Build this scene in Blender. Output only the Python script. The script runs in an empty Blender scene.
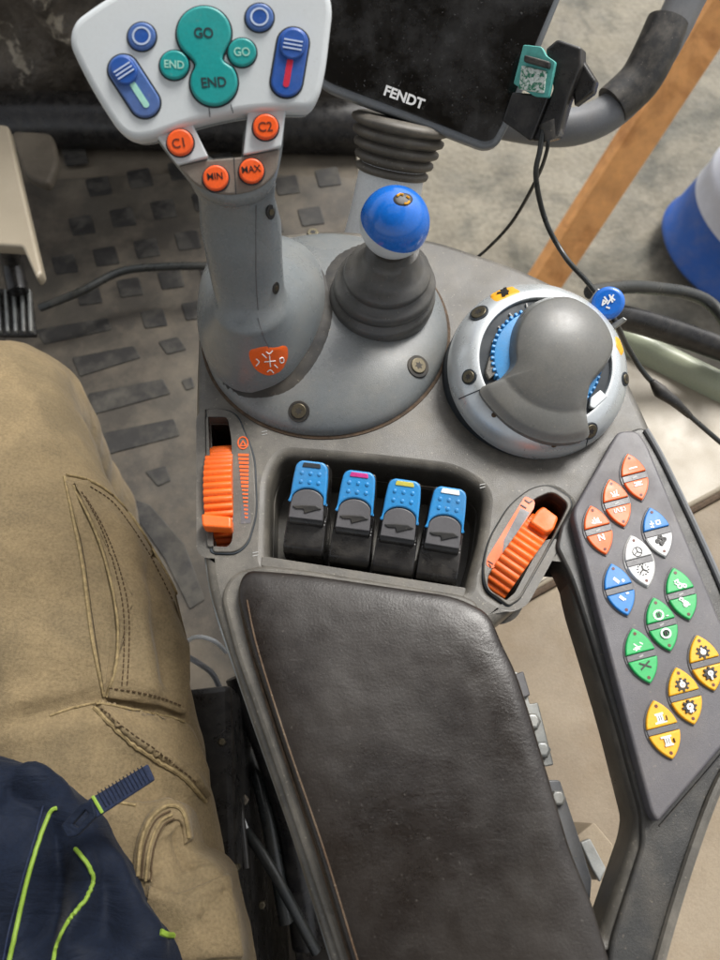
import bpy, bmesh, math, random
import numpy as np
from mathutils import Vector, Matrix
from mathutils.bvhtree import BVHTree
random.seed(7); np.random.seed(7)
S = bpy.context.scene
R = math.radians
# ------------------------------------------------------------------ camera, world, sun
F = 700.0; PITCH = R(65); CAMZ = 1.06; Z0 = 0.62
CAM = Vector((0, 0, CAMZ))
cd = bpy.data.cameras.new('camera'); cam = bpy.data.objects.new('camera', cd)
S.collection.objects.link(cam); S.camera = cam
cd.sensor_fit = 'VERTICAL'; cd.sensor_height = 36; cd.sensor_width = 27
cd.lens = F * 36 / 960; cd.clip_start = 0.01; cd.clip_end = 500
cam.location = CAM; cam.rotation_euler = (R(90) - PITCH, 0, 0)
cd.dof.use_dof = True; cd.dof.focus_distance = 0.50; cd.dof.aperture_fstop = 9.0
SUN_EL, SUN_AZ = 52, 35          # azimuth clockwise from +Y
w = bpy.data.worlds.new('World'); S.world = w; w.use_nodes = True
nt = w.node_tree; bg = nt.nodes['Background']
sky = nt.nodes.new('ShaderNodeTexSky'); sky.sky_type = 'NISHITA'; sky.sun_disc = False
sky.sun_elevation = R(SUN_EL); sky.sun_rotation = R(SUN_AZ); sky.dust_density = 4.0; sky.air_density = 1.0; sky.ozone_density = 0.6
hsv = nt.nodes.new('ShaderNodeHueSaturation'); hsv.inputs['Saturation'].default_value = .18
nt.links.new(sky.outputs[0], hsv.inputs['Color']); nt.links.new(hsv.outputs[0], bg.inputs[0]); bg.inputs[1].default_value = 0.12
sl = bpy.data.lights.new('sun', 'SUN'); sl.energy = 1.9; sl.angle = R(20); sl.color = (1, .97, .92)
so = bpy.data.objects.new('sun', sl); S.collection.objects.link(so)
sd = Vector((math.sin(R(SUN_AZ)) * math.cos(R(SUN_EL)), math.cos(R(SUN_AZ)) * math.cos(R(SUN_EL)), math.sin(R(SUN_EL))))
so.rotation_euler = sd.to_track_quat('Z', 'Y').to_euler()
S.view_settings.view_transform = 'Standard'; S.view_settings.look = 'None'
S.view_settings.exposure = 0.85; S.view_settings.gamma = 1
S.render.engine = 'CYCLES'

# ------------------------------------------------------------------ projection helpers
D_ = Vector((0, math.cos(PITCH), -math.sin(PITCH))); U_ = Vector((0, math.sin(PITCH), math.cos(PITCH))); X_ = Vector((1, 0, 0))
def ray(px, py): return D_ + X_ * ((px - 360) / F) + U_ * ((480 - py) / F)
def PZ(px, py, z):
    r = ray(px, py); return CAM + r * ((z - CAMZ) / r.z)
def PDp(px, py, d): return CAM + ray(px, py) * d
class Fr:
    """a plane with its own axes; pix() finds where a sight line meets it"""
    def __init__(s, O, N, Uh=Vector((1, 0, 0))):
        s.O = Vector(O); s.N = Vector(N).normalized()
        s.U = (Vector(Uh) - s.N * Vector(Uh).dot(s.N)).normalized(); s.V = s.N.cross(s.U)
    def pix(s, px, py):
        r = ray(px, py); t = (s.O - CAM).dot(s.N) / r.dot(s.N); p = CAM + r * t - s.O
        return (p.dot(s.U), p.dot(s.V))
    def w(s, u, v, n=0): return s.O + s.U * u + s.V * v + s.N * n
    def M(s):
        m = Matrix((s.U, s.V, s.N)).transposed().to_4x4(); m.translation = s.O; return m
    def up(s, n): return Fr(s.O + s.N * n, s.N, s.U)
    def scale(s, px, py):
        a = Vector(s.pix(px, py)); b = Vector(s.pix(px + 3, py)); c = Vector(s.pix(px, py + 3))
        return ((a - b).length + (a - c).length) / 6
def ZF(z, px=360, py=480): return Fr(PZ(px, py, z), (0, 0, 1))

# ------------------------------------------------------------------ mesh helpers
def cr(pts, n=6, closed=True):
    """Catmull-Rom through points"""
    P = [Vector(p) for p in pts]; L = len(P); out = []
    rng = range(L) if closed else range(L - 1)
    for i in rng:
        if closed: a, b, c, d = P[i - 1], P[i], P[(i + 1) % L], P[(i + 2) % L]
        else: a, b, c, d = P[max(i - 1, 0)], P[i], P[i + 1], P[min(i + 2, L - 1)]
        for k in range(n):
            t = k / n
            out.append(.5 * ((2 * b) + (c - a) * t + (2 * a - 5 * b + 4 * c - d) * t * t + (3 * b - a - 3 * c + d) * t ** 3))
    if not closed: out.append(P[-1])
    return out
def rnd(pts, r, n=5):
    """round the corners of a polygon with radius r (pixels or metres)"""
    P = [Vector(p[:2]) for p in pts]; rs = [p[2] if len(p) > 2 else r for p in pts]; out = []
    for i in range(len(P)):
        a, b, c = P[i - 1], P[i], P[(i + 1) % len(P)]
        l1 = (a - b).length; l2 = (c - b).length; k = min(rs[i], l1 * .48, l2 * .48)
        p = b + (a - b) / l1 * k; q = b + (c - b) / l2 * k
        for j in range(n + 1):
            t = j / n; out.append(p * (1 - t) ** 2 + b * 2 * t * (1 - t) + q * t * t)
    return out
def resample(pts, step):
    P = [Vector(p) for p in pts]; P.append(P[0]); out = []; acc = 0
    for a, b in zip(P[:-1], P[1:]):
        l = (b - a).length
        if l < 1e-9: continue
        n = max(1, int(round(l / step)))
        for k in range(n): out.append(a + (b - a) * (k / n))
    return out
def area(P): return .5 * sum(P[i - 1][0] * P[i][1] - P[i][0] * P[i - 1][1] for i in range(len(P)))
def prism(fr, outline, n0, n1, bev=0, holes=(), res=2):
    """solid plate between heights n0<n1 over frame; outline/holes in uv metres; rounded edges"""
    cu = bpy.data.curves.new('c', 'CURVE'); cu.dimensions = '2D'; cu.fill_mode = 'BOTH'
    th = (n1 - n0) / 2; bev = min(bev, th * .98)
    def add(P, ccw):
        P = [Vector(p[:2]) for p in P]
        Q = [P[0]]
        for p in P[1:]:
            if (p - Q[-1]).length > 1e-6: Q.append(p)
        if (Q[0] - Q[-1]).length < 1e-6: Q.pop()
        if (area(Q) > 0) != ccw: Q.reverse()
        s = cu.splines.new('POLY'); s.points.add(len(Q) - 1); s.use_cyclic_u = True
        for i, p in enumerate(Q): s.points[i].co = (p.x, p.y, 0, 1)
    add(outline, False)
    for h in holes: add(h, True)
    cu.extrude = th - bev; cu.bevel_depth = bev; cu.bevel_resolution = res if bev > 0 else 0; cu.offset = -bev
    ob = bpy.data.objects.new('t', cu); S.collection.objects.link(ob)
    dg = bpy.context.evaluated_depsgraph_get(); me = bpy.data.meshes.new_from_object(ob.evaluated_get(dg))
    bpy.data.objects.remove(ob); bpy.data.curves.remove(cu)
    me.materials.clear()
    me.transform(fr.M() @ Matrix.Translation((0, 0, (n0 + n1) / 2)))
    N = fr.N
    for p in me.polygons: p.use_smooth = abs(p.normal.dot(N)) < .995
    me.set_sharp_from_angle(angle=R(40))
    return me
def pxs(fr, pts): return [fr.pix(p[0], p[1]) for p in pts]
def pplate(fr, px, n0, n1, bev=0, holes=(), res=2):
    return prism(fr, pxs(fr, px), n0, n1, bev, [pxs(fr, h) for h in holes], res)
def circ(c, r, n=40, ry=None, a=0):
    ry = ry or r
    return [(c[0] + r * math.cos(t) * math.cos(a) - ry * math.sin(t) * math.sin(a), c[1] + r * math.cos(t) * math.sin(a) + ry * math.sin(t) * math.cos(a)) for t in [2 * math.pi * k / n for k in range(n)]]
def disc(fr, px, py, rp, n0, n1, bev=0, n=40):
    s = fr.scale(px, py); return prism(fr, circ(fr.pix(px, py), rp * s, n), n0, n1, bev)
def mk(verts, faces, smooth=True, sharp=40):
    me = bpy.data.meshes.new('m'); me.from_pydata([tuple(v) for v in verts], [], faces); me.update()
    bm = bmesh.new(); bm.from_mesh(me); bmesh.ops.recalc_face_normals(bm, faces=bm.faces); bm.to_mesh(me); bm.free()
    if smooth:
        for p in me.polygons: p.use_smooth = True
        if sharp: me.set_sharp_from_angle(angle=R(sharp))
    return me
def rings(rs, cap0=True, cap1=True, smooth=True, sharp=40):
    """skin a list of equal-length vertex rings"""
    n = len(rs[0]); V = [v for r_ in rs for v in r_]; Fc = []
    for i in range(len(rs) - 1):
        for j in range(n):
            k = (j + 1) % n; Fc.append((i * n + j, i * n + k, (i + 1) * n + k, (i + 1) * n + j))
    if cap0: Fc.append(tuple(range(n)))
    if cap1: Fc.append(tuple((len(rs) - 1) * n + j for j in range(n)))
    return mk(V, Fc, smooth, sharp)
def lathe(p0, axis, prof, n=64, Uh=Vector((1, 0, 0)), **k):
    f = Fr(p0, axis, Uh)
    return rings([[f.w(r_ * math.cos(2 * math.pi * j / n), r_ * math.sin(2 * math.pi * j / n), h) for j in range(n)] for r_, h in prof], **k)
def tube(pts, rad, n=12, ry=None, sm=6, **k):
    P = cr(pts, sm, False) if sm > 1 else [Vector(p) for p in pts]
    m = len(P); ra = rad if isinstance(rad, (list, tuple)) else [rad] * len(pts)
    rb = ry if isinstance(ry, (list, tuple)) else ([ry] * len(pts) if ry else ra)
    def at(a, i):
        t = i / (m - 1) * (len(a) - 1); j = min(int(t), len(a) - 2); return a[j] + (a[j + 1] - a[j]) * (t - j)
    out = []; T0 = (P[1] - P[0]).normalized()
    ref = Vector((1, 0, 0)) if abs(T0.x) < .8 else Vector((0, 0, 1))
    for i in range(m):
        T = (P[min(i + 1, m - 1)] - P[max(i - 1, 0)]).normalized()
        A = (ref - T * ref.dot(T)).normalized(); ref = A; B = T.cross(A)
        out.append([P[i] + A * (at(ra, i) * math.cos(2 * math.pi * j / n)) + B * (at(rb, i) * math.sin(2 * math.pi * j / n)) for j in range(n)])
    return rings(out, **k)
def pillow(fr, out, h, p=2.5, nr=14, base=-.003, q=1.0, fn=None):
    """bulging cushion over a near-convex outline (uv metres)"""
    P = [Vector(o[:2]) for o in out]; c = sum(P, Vector((0, 0))) / len(P); rs = []
    ts = [0] + [1 - ((1 - k / nr) ** q) for k in range(1, nr + 1)]
    rs.append([fr.w(a.x, a.y, base) for a in P])
    for k in range(nr, 0, -1):
        t = ts[k]; z = h * (1 - t ** p) ** (1 / p) if t < 1 else 0
        rs.append([fr.w(*(c + (a - c) * t), z if fn is None else fn(c + (a - c) * t, t, z)) for a in P])
    z = h if fn is None else fn(c, 0, h)
    n = len(P); V = [v for r_ in rs for v in r_] + [fr.w(c.x, c.y, z)]; Fc = []
    for i in range(len(rs) - 1):
        for j in range(n):
            k = (j + 1) % n; Fc.append((i * n + j, i * n + k, (i + 1) * n + k, (i + 1) * n + j))
    b = (len(rs) - 1) * n
    for j in range(n): Fc.append((b + j, b + (j + 1) % n, b + n))
    Fc.append(tuple(range(n)))
    return mk(V, Fc, True, 60)
def box(c, sx, sy, sz, rot=None, bev=0):
    bm = bmesh.new(); bmesh.ops.create_cube(bm, size=1); bmesh.ops.scale(bm, vec=(sx, sy, sz), verts=bm.verts)
    if bev: bmesh.ops.bevel(bm, geom=bm.edges[:] , offset=bev, segments=2, affect='EDGES', profile=.6)
    me = bpy.data.meshes.new('b'); bm.to_mesh(me); bm.free()
    me.transform(Matrix.Translation(c) @ (rot.to_4x4() if rot else Matrix()))
    return me
def join(*ms):
    bm = bmesh.new()
    for m in ms: bm.from_mesh(m)
    me = bpy.data.meshes.new('j'); bm.to_mesh(me); bm.free(); me.set_sharp_from_angle(angle=R(40)) if False else None
    return me
def bvh(me): return BVHTree.FromPolygons([v.co for v in me.vertices], [tuple(p.vertices) for p in me.polygons])
def hit(b, px, py, off=0):
    r = ray(px, py).normalized(); l, n, i, d = b.ray_cast(CAM, r)
    if l is None: return None
    if n.dot(r) > 0: n = -n
    return l + n * off
def project(b, pts, off=0, fb=None):
    out = []
    for p in pts:
        h_ = hit(b, p[0], p[1], off)
        if h_ is not None: out.append(h_)
    return out
def decal(b, outline, off=.0005, nr=5):
    """a thin sticker that hugs a curved surface"""
    P = [Vector(p) for p in outline]; c = sum(P, Vector((0, 0))) / len(P); V = []; Fc = []; n = len(P)
    for k in range(nr + 1):
        for a in P:
            q = c + (a - c) * (1 - k / (nr + .3)); h_ = hit(b, q.x, q.y, off if k else 0) or (V[-1] if V else Vector()); V.append(h_)
    for i in range(nr):
        for j in range(n):
            k = (j + 1) % n; Fc.append((i * n + j, i * n + k, (i + 1) * n + k, (i + 1) * n + j))
    Fc.append(tuple(nr * n + j for j in range(n)))
    return mk(V, Fc, True, 60)
def ribbons(fr, lines, wd, n0=0, n1=.0004):
    """flat strokes printed on a plane; lines in uv metres"""
    V = []; Fc = []
    for L in lines:
        L = [Vector(p) for p in L]
        for a, b in zip(L[:-1], L[1:]):
            d = (b - a)
            if d.length < 1e-7: continue
            d.normalize(); n = Vector((-d.y, d.x)) * wd / 2; a2 = a - d * wd * .3; b2 = b + d * wd * .3; k = len(V)
            for q in (a2 + n, a2 - n, b2 - n, b2 + n): V.append(fr.w(q.x, q.y, n1 + k * .0000015))
            for q in (a2 + n, a2 - n, b2 - n, b2 + n): V.append(fr.w(q.x, q.y, n0))
            Fc += [(k, k + 1, k + 2, k + 3), (k, k + 4, k + 5, k + 1), (k + 1, k + 5, k + 6, k + 2), (k + 2, k + 6, k + 7, k + 3), (k + 3, k + 7, k + 4, k)]
    return mk(V, Fc, False)
def prib(fr, lines, wpx, n0=0, n1=.0004):
    p = lines[0][0]; return ribbons(fr, [pxs(fr, L) for L in lines], wpx * fr.scale(*p[:2]), n0, n1)
def text(fr, s, px, py, hpx, ang=0, n=.0004, bold=0, shear=0, sx=1.0):
    """lettering on a plane, centred on a pixel position, ang in degrees clockwise in the picture"""
    cu = bpy.data.curves.new('t', 'FONT'); cu.body = s; cu.align_x = 'CENTER'; cu.align_y = 'CENTER'
    m = fr.scale(px, py); cu.size = hpx * m * 1.4; cu.extrude = .00015; cu.offset = bold * m; cu.shear = shear
    ob = bpy.data.objects.new('t', cu); S.collection.objects.link(ob)
    me = bpy.data.meshes.new_from_object(ob.evaluated_get(bpy.context.evaluated_depsgraph_get()))
    bpy.data.objects.remove(ob); me.materials.clear()
    u, v = fr.pix(px, py); a = R(ang); u2, v2 = fr.pix(px + 5 * math.cos(a), py + 5 * math.sin(a))
    th = math.atan2(v2 - v, u2 - u)
    me.transform(fr.M() @ Matrix.Translation((u, v, n)) @ Matrix.Rotation(th, 4, 'Z') @ Matrix.Diagonal((sx, 1, 1, 1)))
    return me
def patch(b, outline, h=.003, nr=14):
    """a layer of cloth lying on a curved surface, with a rolled edge"""
    P = [Vector(p[:2]) for p in outline]; c = sum(P, Vector((0, 0))) / len(P); V = []; Fc = []; n = len(P)
    sc_ = [1, .992, .975, .95] + [.95 * (1 - k / (nr + .5)) for k in range(1, nr + 1)]; of = [-.002, h * .7, h, h * .9] + [h * .8] * nr
    for s_, o_ in zip(sc_, of):
        for a in P:
            q = c + (a - c) * s_; h_ = hit(b, q.x, q.y, o_) or (V[-1] if V else Vector()); V.append(h_)
    for i in range(len(sc_) - 1):
        for j in range(n):
            k = (j + 1) % n; Fc.append((i * n + j, i * n + k, (i + 1) * n + k, (i + 1) * n + j))
    Fc.append(tuple((len(sc_) - 1) * n + j for j in range(n)))
    return mk(V, Fc, True, 0)
def strip(b, A, B, h=.004, nu=60, nv=10):
    """a cloth band between two picture lines, hugging a surface"""
    def at(L, t):
        L = [Vector(p) for p in L]; x = t * (len(L) - 1); i = min(int(x), len(L) - 2); return L[i].lerp(L[i + 1], x - i)
    A = cr(A, 8, False); B = cr(B, 8, False); V = []; Fc = []
    vs_ = [0, .02, .06] + [.06 + .88 * k / nv for k in range(1, nv + 1)] + [.98, 1]
    for i in range(nu + 1):
        u = i / nu
        for v in vs_:
            o_ = h * min(1, v / .04, (1 - v) / .04, u / .03, (1 - u) / .03) - .0015
            q = at(A, u).lerp(at(B, u), v); V.append(hit(b, q.x, q.y, o_) or (V[-1] if V else Vector()))
    n = len(vs_)
    for i in range(nu):
        for j in range(n - 1): Fc.append((i * n + j, i * n + j + 1, (i + 1) * n + j + 1, (i + 1) * n + j))
    return mk(V, Fc, True, 0)
def stitches(P, step=.0034, dash=.0021, r_=.00042):
    """a row of thread stitches along a 3-D line"""
    ms = []; acc = 0; pts = [P[0]]
    for a, b in zip(P[:-1], P[1:]):
        n = max(1, int((b - a).length / .0004))
        for k in range(n): pts.append(a.lerp(b, (k + 1) / n))
    n1 = int(step / .0004); n2 = int(dash / .0004)
    for i in range(0, len(pts) - n2, n1): ms.append(tube([pts[i], pts[i + n2]], r_, 5, sm=1))
    return join(*ms)
def folds(me, lines, noise=None):
    """push a cloth mesh along its normals by soft ridges and valleys: (polyline3d, amplitude, width)"""
    n = len(me.vertices); co = np.zeros(n * 3); me.vertices.foreach_get('co', co); co = co.reshape(-1, 3)
    no = np.zeros(n * 3); me.vertices.foreach_get('normal', no); no = no.reshape(-1, 3); d = np.zeros(n)
    for L, amp, wd in lines:
        best = np.full(n, 9.); tt = np.zeros(n); m = len(L) - 1
        for i in range(m):
            a = np.array(L[i]); b = np.array(L[i + 1]); ab = b - a; t = np.clip(((co - a) @ ab) / (ab @ ab + 1e-12), 0, 1)
            ds = np.linalg.norm(co - (a + t[:, None] * ab), axis=1); mm = ds < best; best[mm] = ds[mm]; tt[mm] = ((i + t) / m)[mm]
        d += amp * np.exp(-(best / wd) ** 2) * np.minimum(1, 6 * np.minimum(tt, 1 - tt) + .25)
    if noise:
        from mathutils import noise as nz
        for sc, am in noise:
            d += np.array([nz.noise(Vector(c) * sc) for c in co]) * am
    co = co + no * d[:, None]; me.vertices.foreach_set('co', co.reshape(-1)); me.update()

# ------------------------------------------------------------------ things, parts
def tag(o, label, cat, group=None):
    o['label'] = label; o['category'] = cat
    if group: o['group'] = group
    return o
def thing(name, label, cat, loc, group=None):
    o = bpy.data.objects.new(name, None); S.collection.objects.link(o); o.location = loc; o.empty_display_size = .02
    return tag(o, label, cat, group)
def wmat(o):
    m = Matrix.Translation(o.location) @ o.rotation_euler.to_matrix().to_4x4()
    return m if not o.parent else wmat(o.parent) @ m
def part(name, me, m, parent=None, label=None):
    """me is in world coordinates"""
    me.name = name; me.materials.clear(); me.materials.append(m)
    o = bpy.data.objects.new(name, me); S.collection.objects.link(o)
    if parent:
        o.parent = parent; me.transform(wmat(parent).inverted())
    if label: o['label'] = label
    return o
def struct(name, me, m):
    o = part(name, me, m); o['kind'] = 'structure'; return o

# ------------------------------------------------------------------ materials
def lin(h):
    c = [int(h[i:i + 2], 16) / 255 for i in (0, 2, 4)]
    return tuple(x / 12.92 if x <= .04045 else ((x + .055) / 1.055) ** 2.4 for x in c)
def mat(name, col, rough=.5, metal=0, var=.12, vs=30, bump=.0, bs=600, dust=0, dcol=(.32, .27, .2), ds=18, spec=.5, coat=0, rvar=.12, scratch=0, sheen=0, col2=None, thr=(.45, .65), bd=.001, grain=.07, gs=650, wr=0, ws=28):
    m = bpy.data.materials.new(name); m.use_nodes = True; n = m.node_tree.nodes; l = m.node_tree.links; b = n['Principled BSDF']
    if isinstance(col, str): col = lin(col)
    if isinstance(col2, str): col2 = lin(col2)
    tc = n.new('ShaderNodeTexCoord'); geo = n.new('ShaderNodeNewGeometry')
    def noise(s, det=6, ro=.6, dist=0):
        t = n.new('ShaderNodeTexNoise'); t.inputs['Scale'].default_value = s; t.inputs['Detail'].default_value = det
        t.inputs['Roughness'].default_value = ro; t.inputs['Distortion'].default_value = dist; l.new(geo.outputs['Position'], t.inputs['Vector']); return t.outputs['Fac']
    def mapr(f, a, b_, c, d):
        t = n.new('ShaderNodeMapRange'); t.clamp = True
        for i, v in zip(range(1, 5), (a, b_, c, d)): t.inputs[i].default_value = v
        l.new(f, t.inputs[0]); return t.outputs[0]
    def mix(f, a, b_):
        t = n.new('ShaderNodeMix'); t.data_type = 'RGBA'
        if isinstance(f, float): t.inputs[0].default_value = f
        else: l.new(f, t.inputs[0])
        for i, v in ((6, a), (7, b_)):
            if isinstance(v, tuple): t.inputs[i].default_value = (*v[:3], 1)
            else: l.new(v, t.inputs[i])
        return t.outputs[2]
    f1 = noise(vs)
    c = mix(mapr(f1, .3, .7, 0, 1), tuple(x * (1 - var) for x in col), tuple(min(1, x * (1 + var)) for x in col))
    if col2: c = mix(mapr(noise(vs * .6, 8, .65, .4), thr[0], thr[1], 0, 1), c, tuple(col2))
    if grain:
        gm = n.new('ShaderNodeMix'); gm.data_type = 'RGBA'; gm.blend_type = 'MULTIPLY'; gm.inputs[0].default_value = 1
        gv = mapr(noise(gs, 2, .5), .3, .7, 1 - grain, 1 + grain); cb_ = n.new('ShaderNodeCombineColor')
        for q in range(3): l.new(gv, cb_.inputs[q])
        l.new(c, gm.inputs[6]); l.new(cb_.outputs[0], gm.inputs[7]); c = gm.outputs[2]
    rg = mapr(noise(vs * 1.7), .3, .7, rough - rvar, rough + rvar)
    if scratch:
        mp = n.new('ShaderNodeMapping'); mp.inputs['Scale'].default_value = (1, 14, 1); mp.inputs['Rotation'].default_value = (0, 0, .7)
        l.new(geo.outputs['Position'], mp.inputs[0]); t = n.new('ShaderNodeTexNoise'); t.inputs['Scale'].default_value = 60; t.inputs['Detail'].default_value = 8
        l.new(mp.outputs[0], t.inputs['Vector']); f = mapr(t.outputs['Fac'], .66, .72, 0, scratch)
        c = mix(f, c, tuple(min(1, x * 1.8 + .04) for x in col))
    if dust:
        f = mapr(noise(ds, 9, .7), .45, .75, 0, dust); c = mix(f, c, tuple(dcol))
        f2 = mapr(noise(420, 3, .6), .66, .72, 0, min(1, dust * 1.6)); c = mix(f2, c, tuple(dcol))
        t = n.new('ShaderNodeMath'); t.operation = 'ADD'; t.use_clamp = True; l.new(rg, t.inputs[0]); 
        t2 = n.new('ShaderNodeMath'); t2.operation = 'MULTIPLY'; t2.inputs[1].default_value = .5; l.new(f, t2.inputs[0]); l.new(t2.outputs[0], t.inputs[1]); rg = t.outputs[0]
    l.new(c, b.inputs['Base Color']); l.new(rg, b.inputs['Roughness'])
    b.inputs['Metallic'].default_value = metal; b.inputs['Specular IOR Level'].default_value = spec; b.inputs['Coat Weight'].default_value = coat
    if sheen: b.inputs['Sheen Weight'].default_value = sheen; b.inputs['Sheen Roughness'].default_value = .4
    if bump:
        bn = n.new('ShaderNodeBump'); bn.inputs['Strength'].default_value = bump; bn.inputs['Distance'].default_value = bd
        l.new(noise(bs, 4, .6), bn.inputs['Height']); l.new(bn.outputs[0], b.inputs['Normal'])
        if wr:
            b2_ = n.new('ShaderNodeBump'); b2_.inputs['Strength'].default_value = wr; b2_.inputs['Distance'].default_value = .004
            mp2 = n.new('ShaderNodeMapping'); mp2.inputs['Scale'].default_value = (1, 2.6, 1); mp2.inputs['Rotation'].default_value = (0, 0, .35); l.new(geo.outputs['Position'], mp2.inputs[0])
            t3 = n.new('ShaderNodeTexNoise'); t3.inputs['Scale'].default_value = ws; t3.inputs['Detail'].default_value = 5; t3.inputs['Roughness'].default_value = .55; t3.inputs['Distortion'].default_value = 1.2
            l.new(mp2.outputs[0], t3.inputs['Vector']); l.new(t3.outputs['Fac'], b2_.inputs['Height']); l.new(b2_.outputs[0], bn.inputs['Normal'])
    return m
M = {}
M['console'] = mat('console_plastic', '4f4c46', .36, var=.14, vs=14, bump=.25, bs=1500, dust=.4, dcol=(.3, .27, .22), ds=34, scratch=.25)
M['console_dark'] = mat('dark_plastic', '302f2e', .45, bump=.25, bs=1500, dust=.15, scratch=.1)
M['dome'] = mat('base_plastic', '6b6f70', .28, var=.08, vs=14, bump=.18, bs=1600, dust=.25, scratch=.15)
M['joy'] = mat('joystick_plastic', '727779', .27, var=.08, vs=25, bump=.15, bs=1400, dust=.22, scratch=.15)
M['joytop'] = mat('shelf_plastic', '6e665e', .45, bump=.2, bs=1400, dust=.2)
M['white'] = mat('white_face_plastic', 'c6cbcd', .38, grain=.015, var=.04, bump=.06, bs=1500, dust=.10, dcol=(.35, .32, .28), ds=60, scratch=.05)
M['silver'] = mat('silver_ring_paint', 'c3c8ca', .30, grain=.03, metal=.5, var=.05, vs=20, bump=.06, bs=1500, dust=.14, scratch=.2)
M['dial'] = mat('dial_plastic', '60605d', .36, var=.08, vs=25, bump=.10, bs=1600, dust=.2, scratch=.1)
M['panel'] = mat('button_panel_foil', '545256', .48, var=.06, vs=20, bump=.18, bs=1600, dust=.15, scratch=.06)
M['strip'] = mat('button_divider', '5a595b', .4, bump=.1)
M['frame'] = mat('frame_plastic', '30302f', .38, bump=.22, bs=1500, dust=.2, scratch=.1)
M['leather'] = mat('armrest_vinyl', '1d1815', .28, spec=.4, var=.22, vs=12, bump=.16, bs=650, dust=.3, dcol=(.095, .085, .075), ds=9, rvar=.12, scratch=.35, grain=.12, wr=.05, ws=22)
M['thread'] = mat('seam_thread', '4a3827', .8, var=.3, vs=300, dust=.4)
M['black'] = mat('black_plastic', '1d1c1c', .30, bump=.15, bs=900, dust=.18, dcol=(.2, .18, .15), ds=60, scratch=.2)
M['rubber'] = mat('black_rubber', '2b2a29', .42, bump=.15, bs=900, dust=.45, dcol=(.22, .19, .15), ds=50)
M['boot'] = mat('dusty_boot_rubber', '4c4b49', .34, bump=.15, bs=900, dust=.3, dcol=(.24, .22, .18), ds=40)
M['bellow'] = mat('bellows_rubber', '55514b', .45, bump=.15, bs=900, dust=.5, dcol=(.28, .25, .2), ds=40)
M['hole'] = mat('recess_shadow_plastic', '141414', .6, dust=.2)  # near-black that paints in recess shade; also on seams and torn film
M['orange'] = mat('orange_plastic', 'e5651c', .45, var=.1, bump=.1, dust=.12, dcol=(.35, .15, .05))
M['orbtn'] = mat('orange_button', 'ec5a20', .35, var=.06, dust=.1, dcol=(.3, .12, .05))
M['bblue'] = mat('lever_blue', '2c82bd', .40, var=.08, bump=.08, dust=.3, dcol=(.2, .25, .3))
M['ball'] = mat('ball_blue', '0f66c4', .25, var=.05, dust=.08, dcol=(.3, .35, .4), coat=.3)
M['royal'] = mat('button_royal_blue', '1f4f9c', .4, var=.12, vs=120, bump=.1, dust=.12)
M['slate'] = mat('button_slate_blue', '44649f', .4, var=.1, vs=120, dust=.12)
M['teal'] = mat('button_teal', '15918f', .35, var=.06, dust=.08)
M['ink'] = mat('dark_ink', '1c2f33', .5)
M['blackink'] = mat('black_ink', '15110f', .5)
M['brownink'] = mat('brown_ink', '5a2412', .5)
M['whiteink'] = mat('white_ink', 'e6e6e4', .5)
M['ring'] = mat('pale_ring', 'b9c7df', .5)
M['mint'] = mat('mint_marking', '97c9ba', .5)
M['redink'] = mat('red_marking', 'c41f3e', .5)
M['gap'] = mat('button_gap', '232a30', .6)
M['b_red'] = mat('key_orange', 'e9611c', .42, var=.05, dust=.06)
M['b_blue'] = mat('key_blue', '1f74bd', .42, var=.05, dust=.06)
M['b_white'] = mat('key_white', 'dcdcda', .42, var=.03, dust=.08)
M['b_green'] = mat('key_green', '22a357', .42, var=.05, dust=.06)
M['b_yellow'] = mat('key_yellow', 'e3a50c', .42, var=.05, dust=.06)
M['screw'] = mat('screw_steel', '5e5848', .4, metal=.8, dust=.3)
M['steel'] = mat('zinc_steel', '8f918f', .4, metal=.6, var=.2, vs=60, dust=.35)
M['glass'] = mat('screen_glass', '0a0a0b', .16, var=.3, vs=12, dust=.35, dcol=(.13, .13, .13), ds=14, rvar=.08)  # grey dust mottle also stands in for reflections on the glass
M['bezel'] = mat('screen_bezel', '707478', .4, dust=.15)
M['khaki'] = mat('khaki_twill', '6d6049', .85, var=.12, vs=22, bump=.6, bs=1100, spec=.2, sheen=.1, rvar=.05, col2='857457', thr=(.4, .7), bd=.0006, grain=.16, gs=520, wr=.35, ws=26)
M['khakiseam'] = mat('khaki_seam', '857555', .85, var=.35, vs=260, bump=.4, bs=900, spec=.2)
M['khakidark'] = mat('khaki_stitching', '4a3a26', .9, var=.2, vs=200)
M['navy'] = mat('navy_softshell', '0b1526', .8, var=.15, vs=25, bump=.3, bs=1100, spec=.25, sheen=.06, bd=.0005, grain=.2, gs=600, wr=.8, ws=18)
M['lime'] = mat('lime_piping', '7d9a33', .6, var=.1)
M['strap'] = mat('navy_webbing', '121f3a', .8, var=.3, vs=400, bump=.4, bs=900)
M['mat'] = mat('floor_mat_rubber', '3a352e', .6, var=.25, vs=9, bump=.4, bs=260, dust=.35, dcol=(.26, .21, .15), ds=9, col2='4a453c')
M['tread'] = mat('mat_tread_rubber', '1e1c1a', .6, var=.2, vs=20, bump=.3, bs=400, dust=.65, dcol=(.12, .11, .09), ds=22, grain=.15)
M['floor'] = mat('cab_floor', '5a5246', .7, var=.3, vs=7, bump=.4, bs=200, dust=.3, ds=9)
M['concrete'] = mat('concrete', '756f61', .8, var=.25, vs=3.2, bump=.7, bs=40, bd=.012, grain=.16, gs=45, col2='4c4a41', thr=(.48, .62), dust=.2, ds=5, dcol=(.42, .4, .33))
M['beige'] = mat('beige_cab_plastic', '958b79', .42, var=.08, vs=8, bump=.2, bs=900, dust=.25, dcol=(.25, .2, .14), ds=12)
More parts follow.
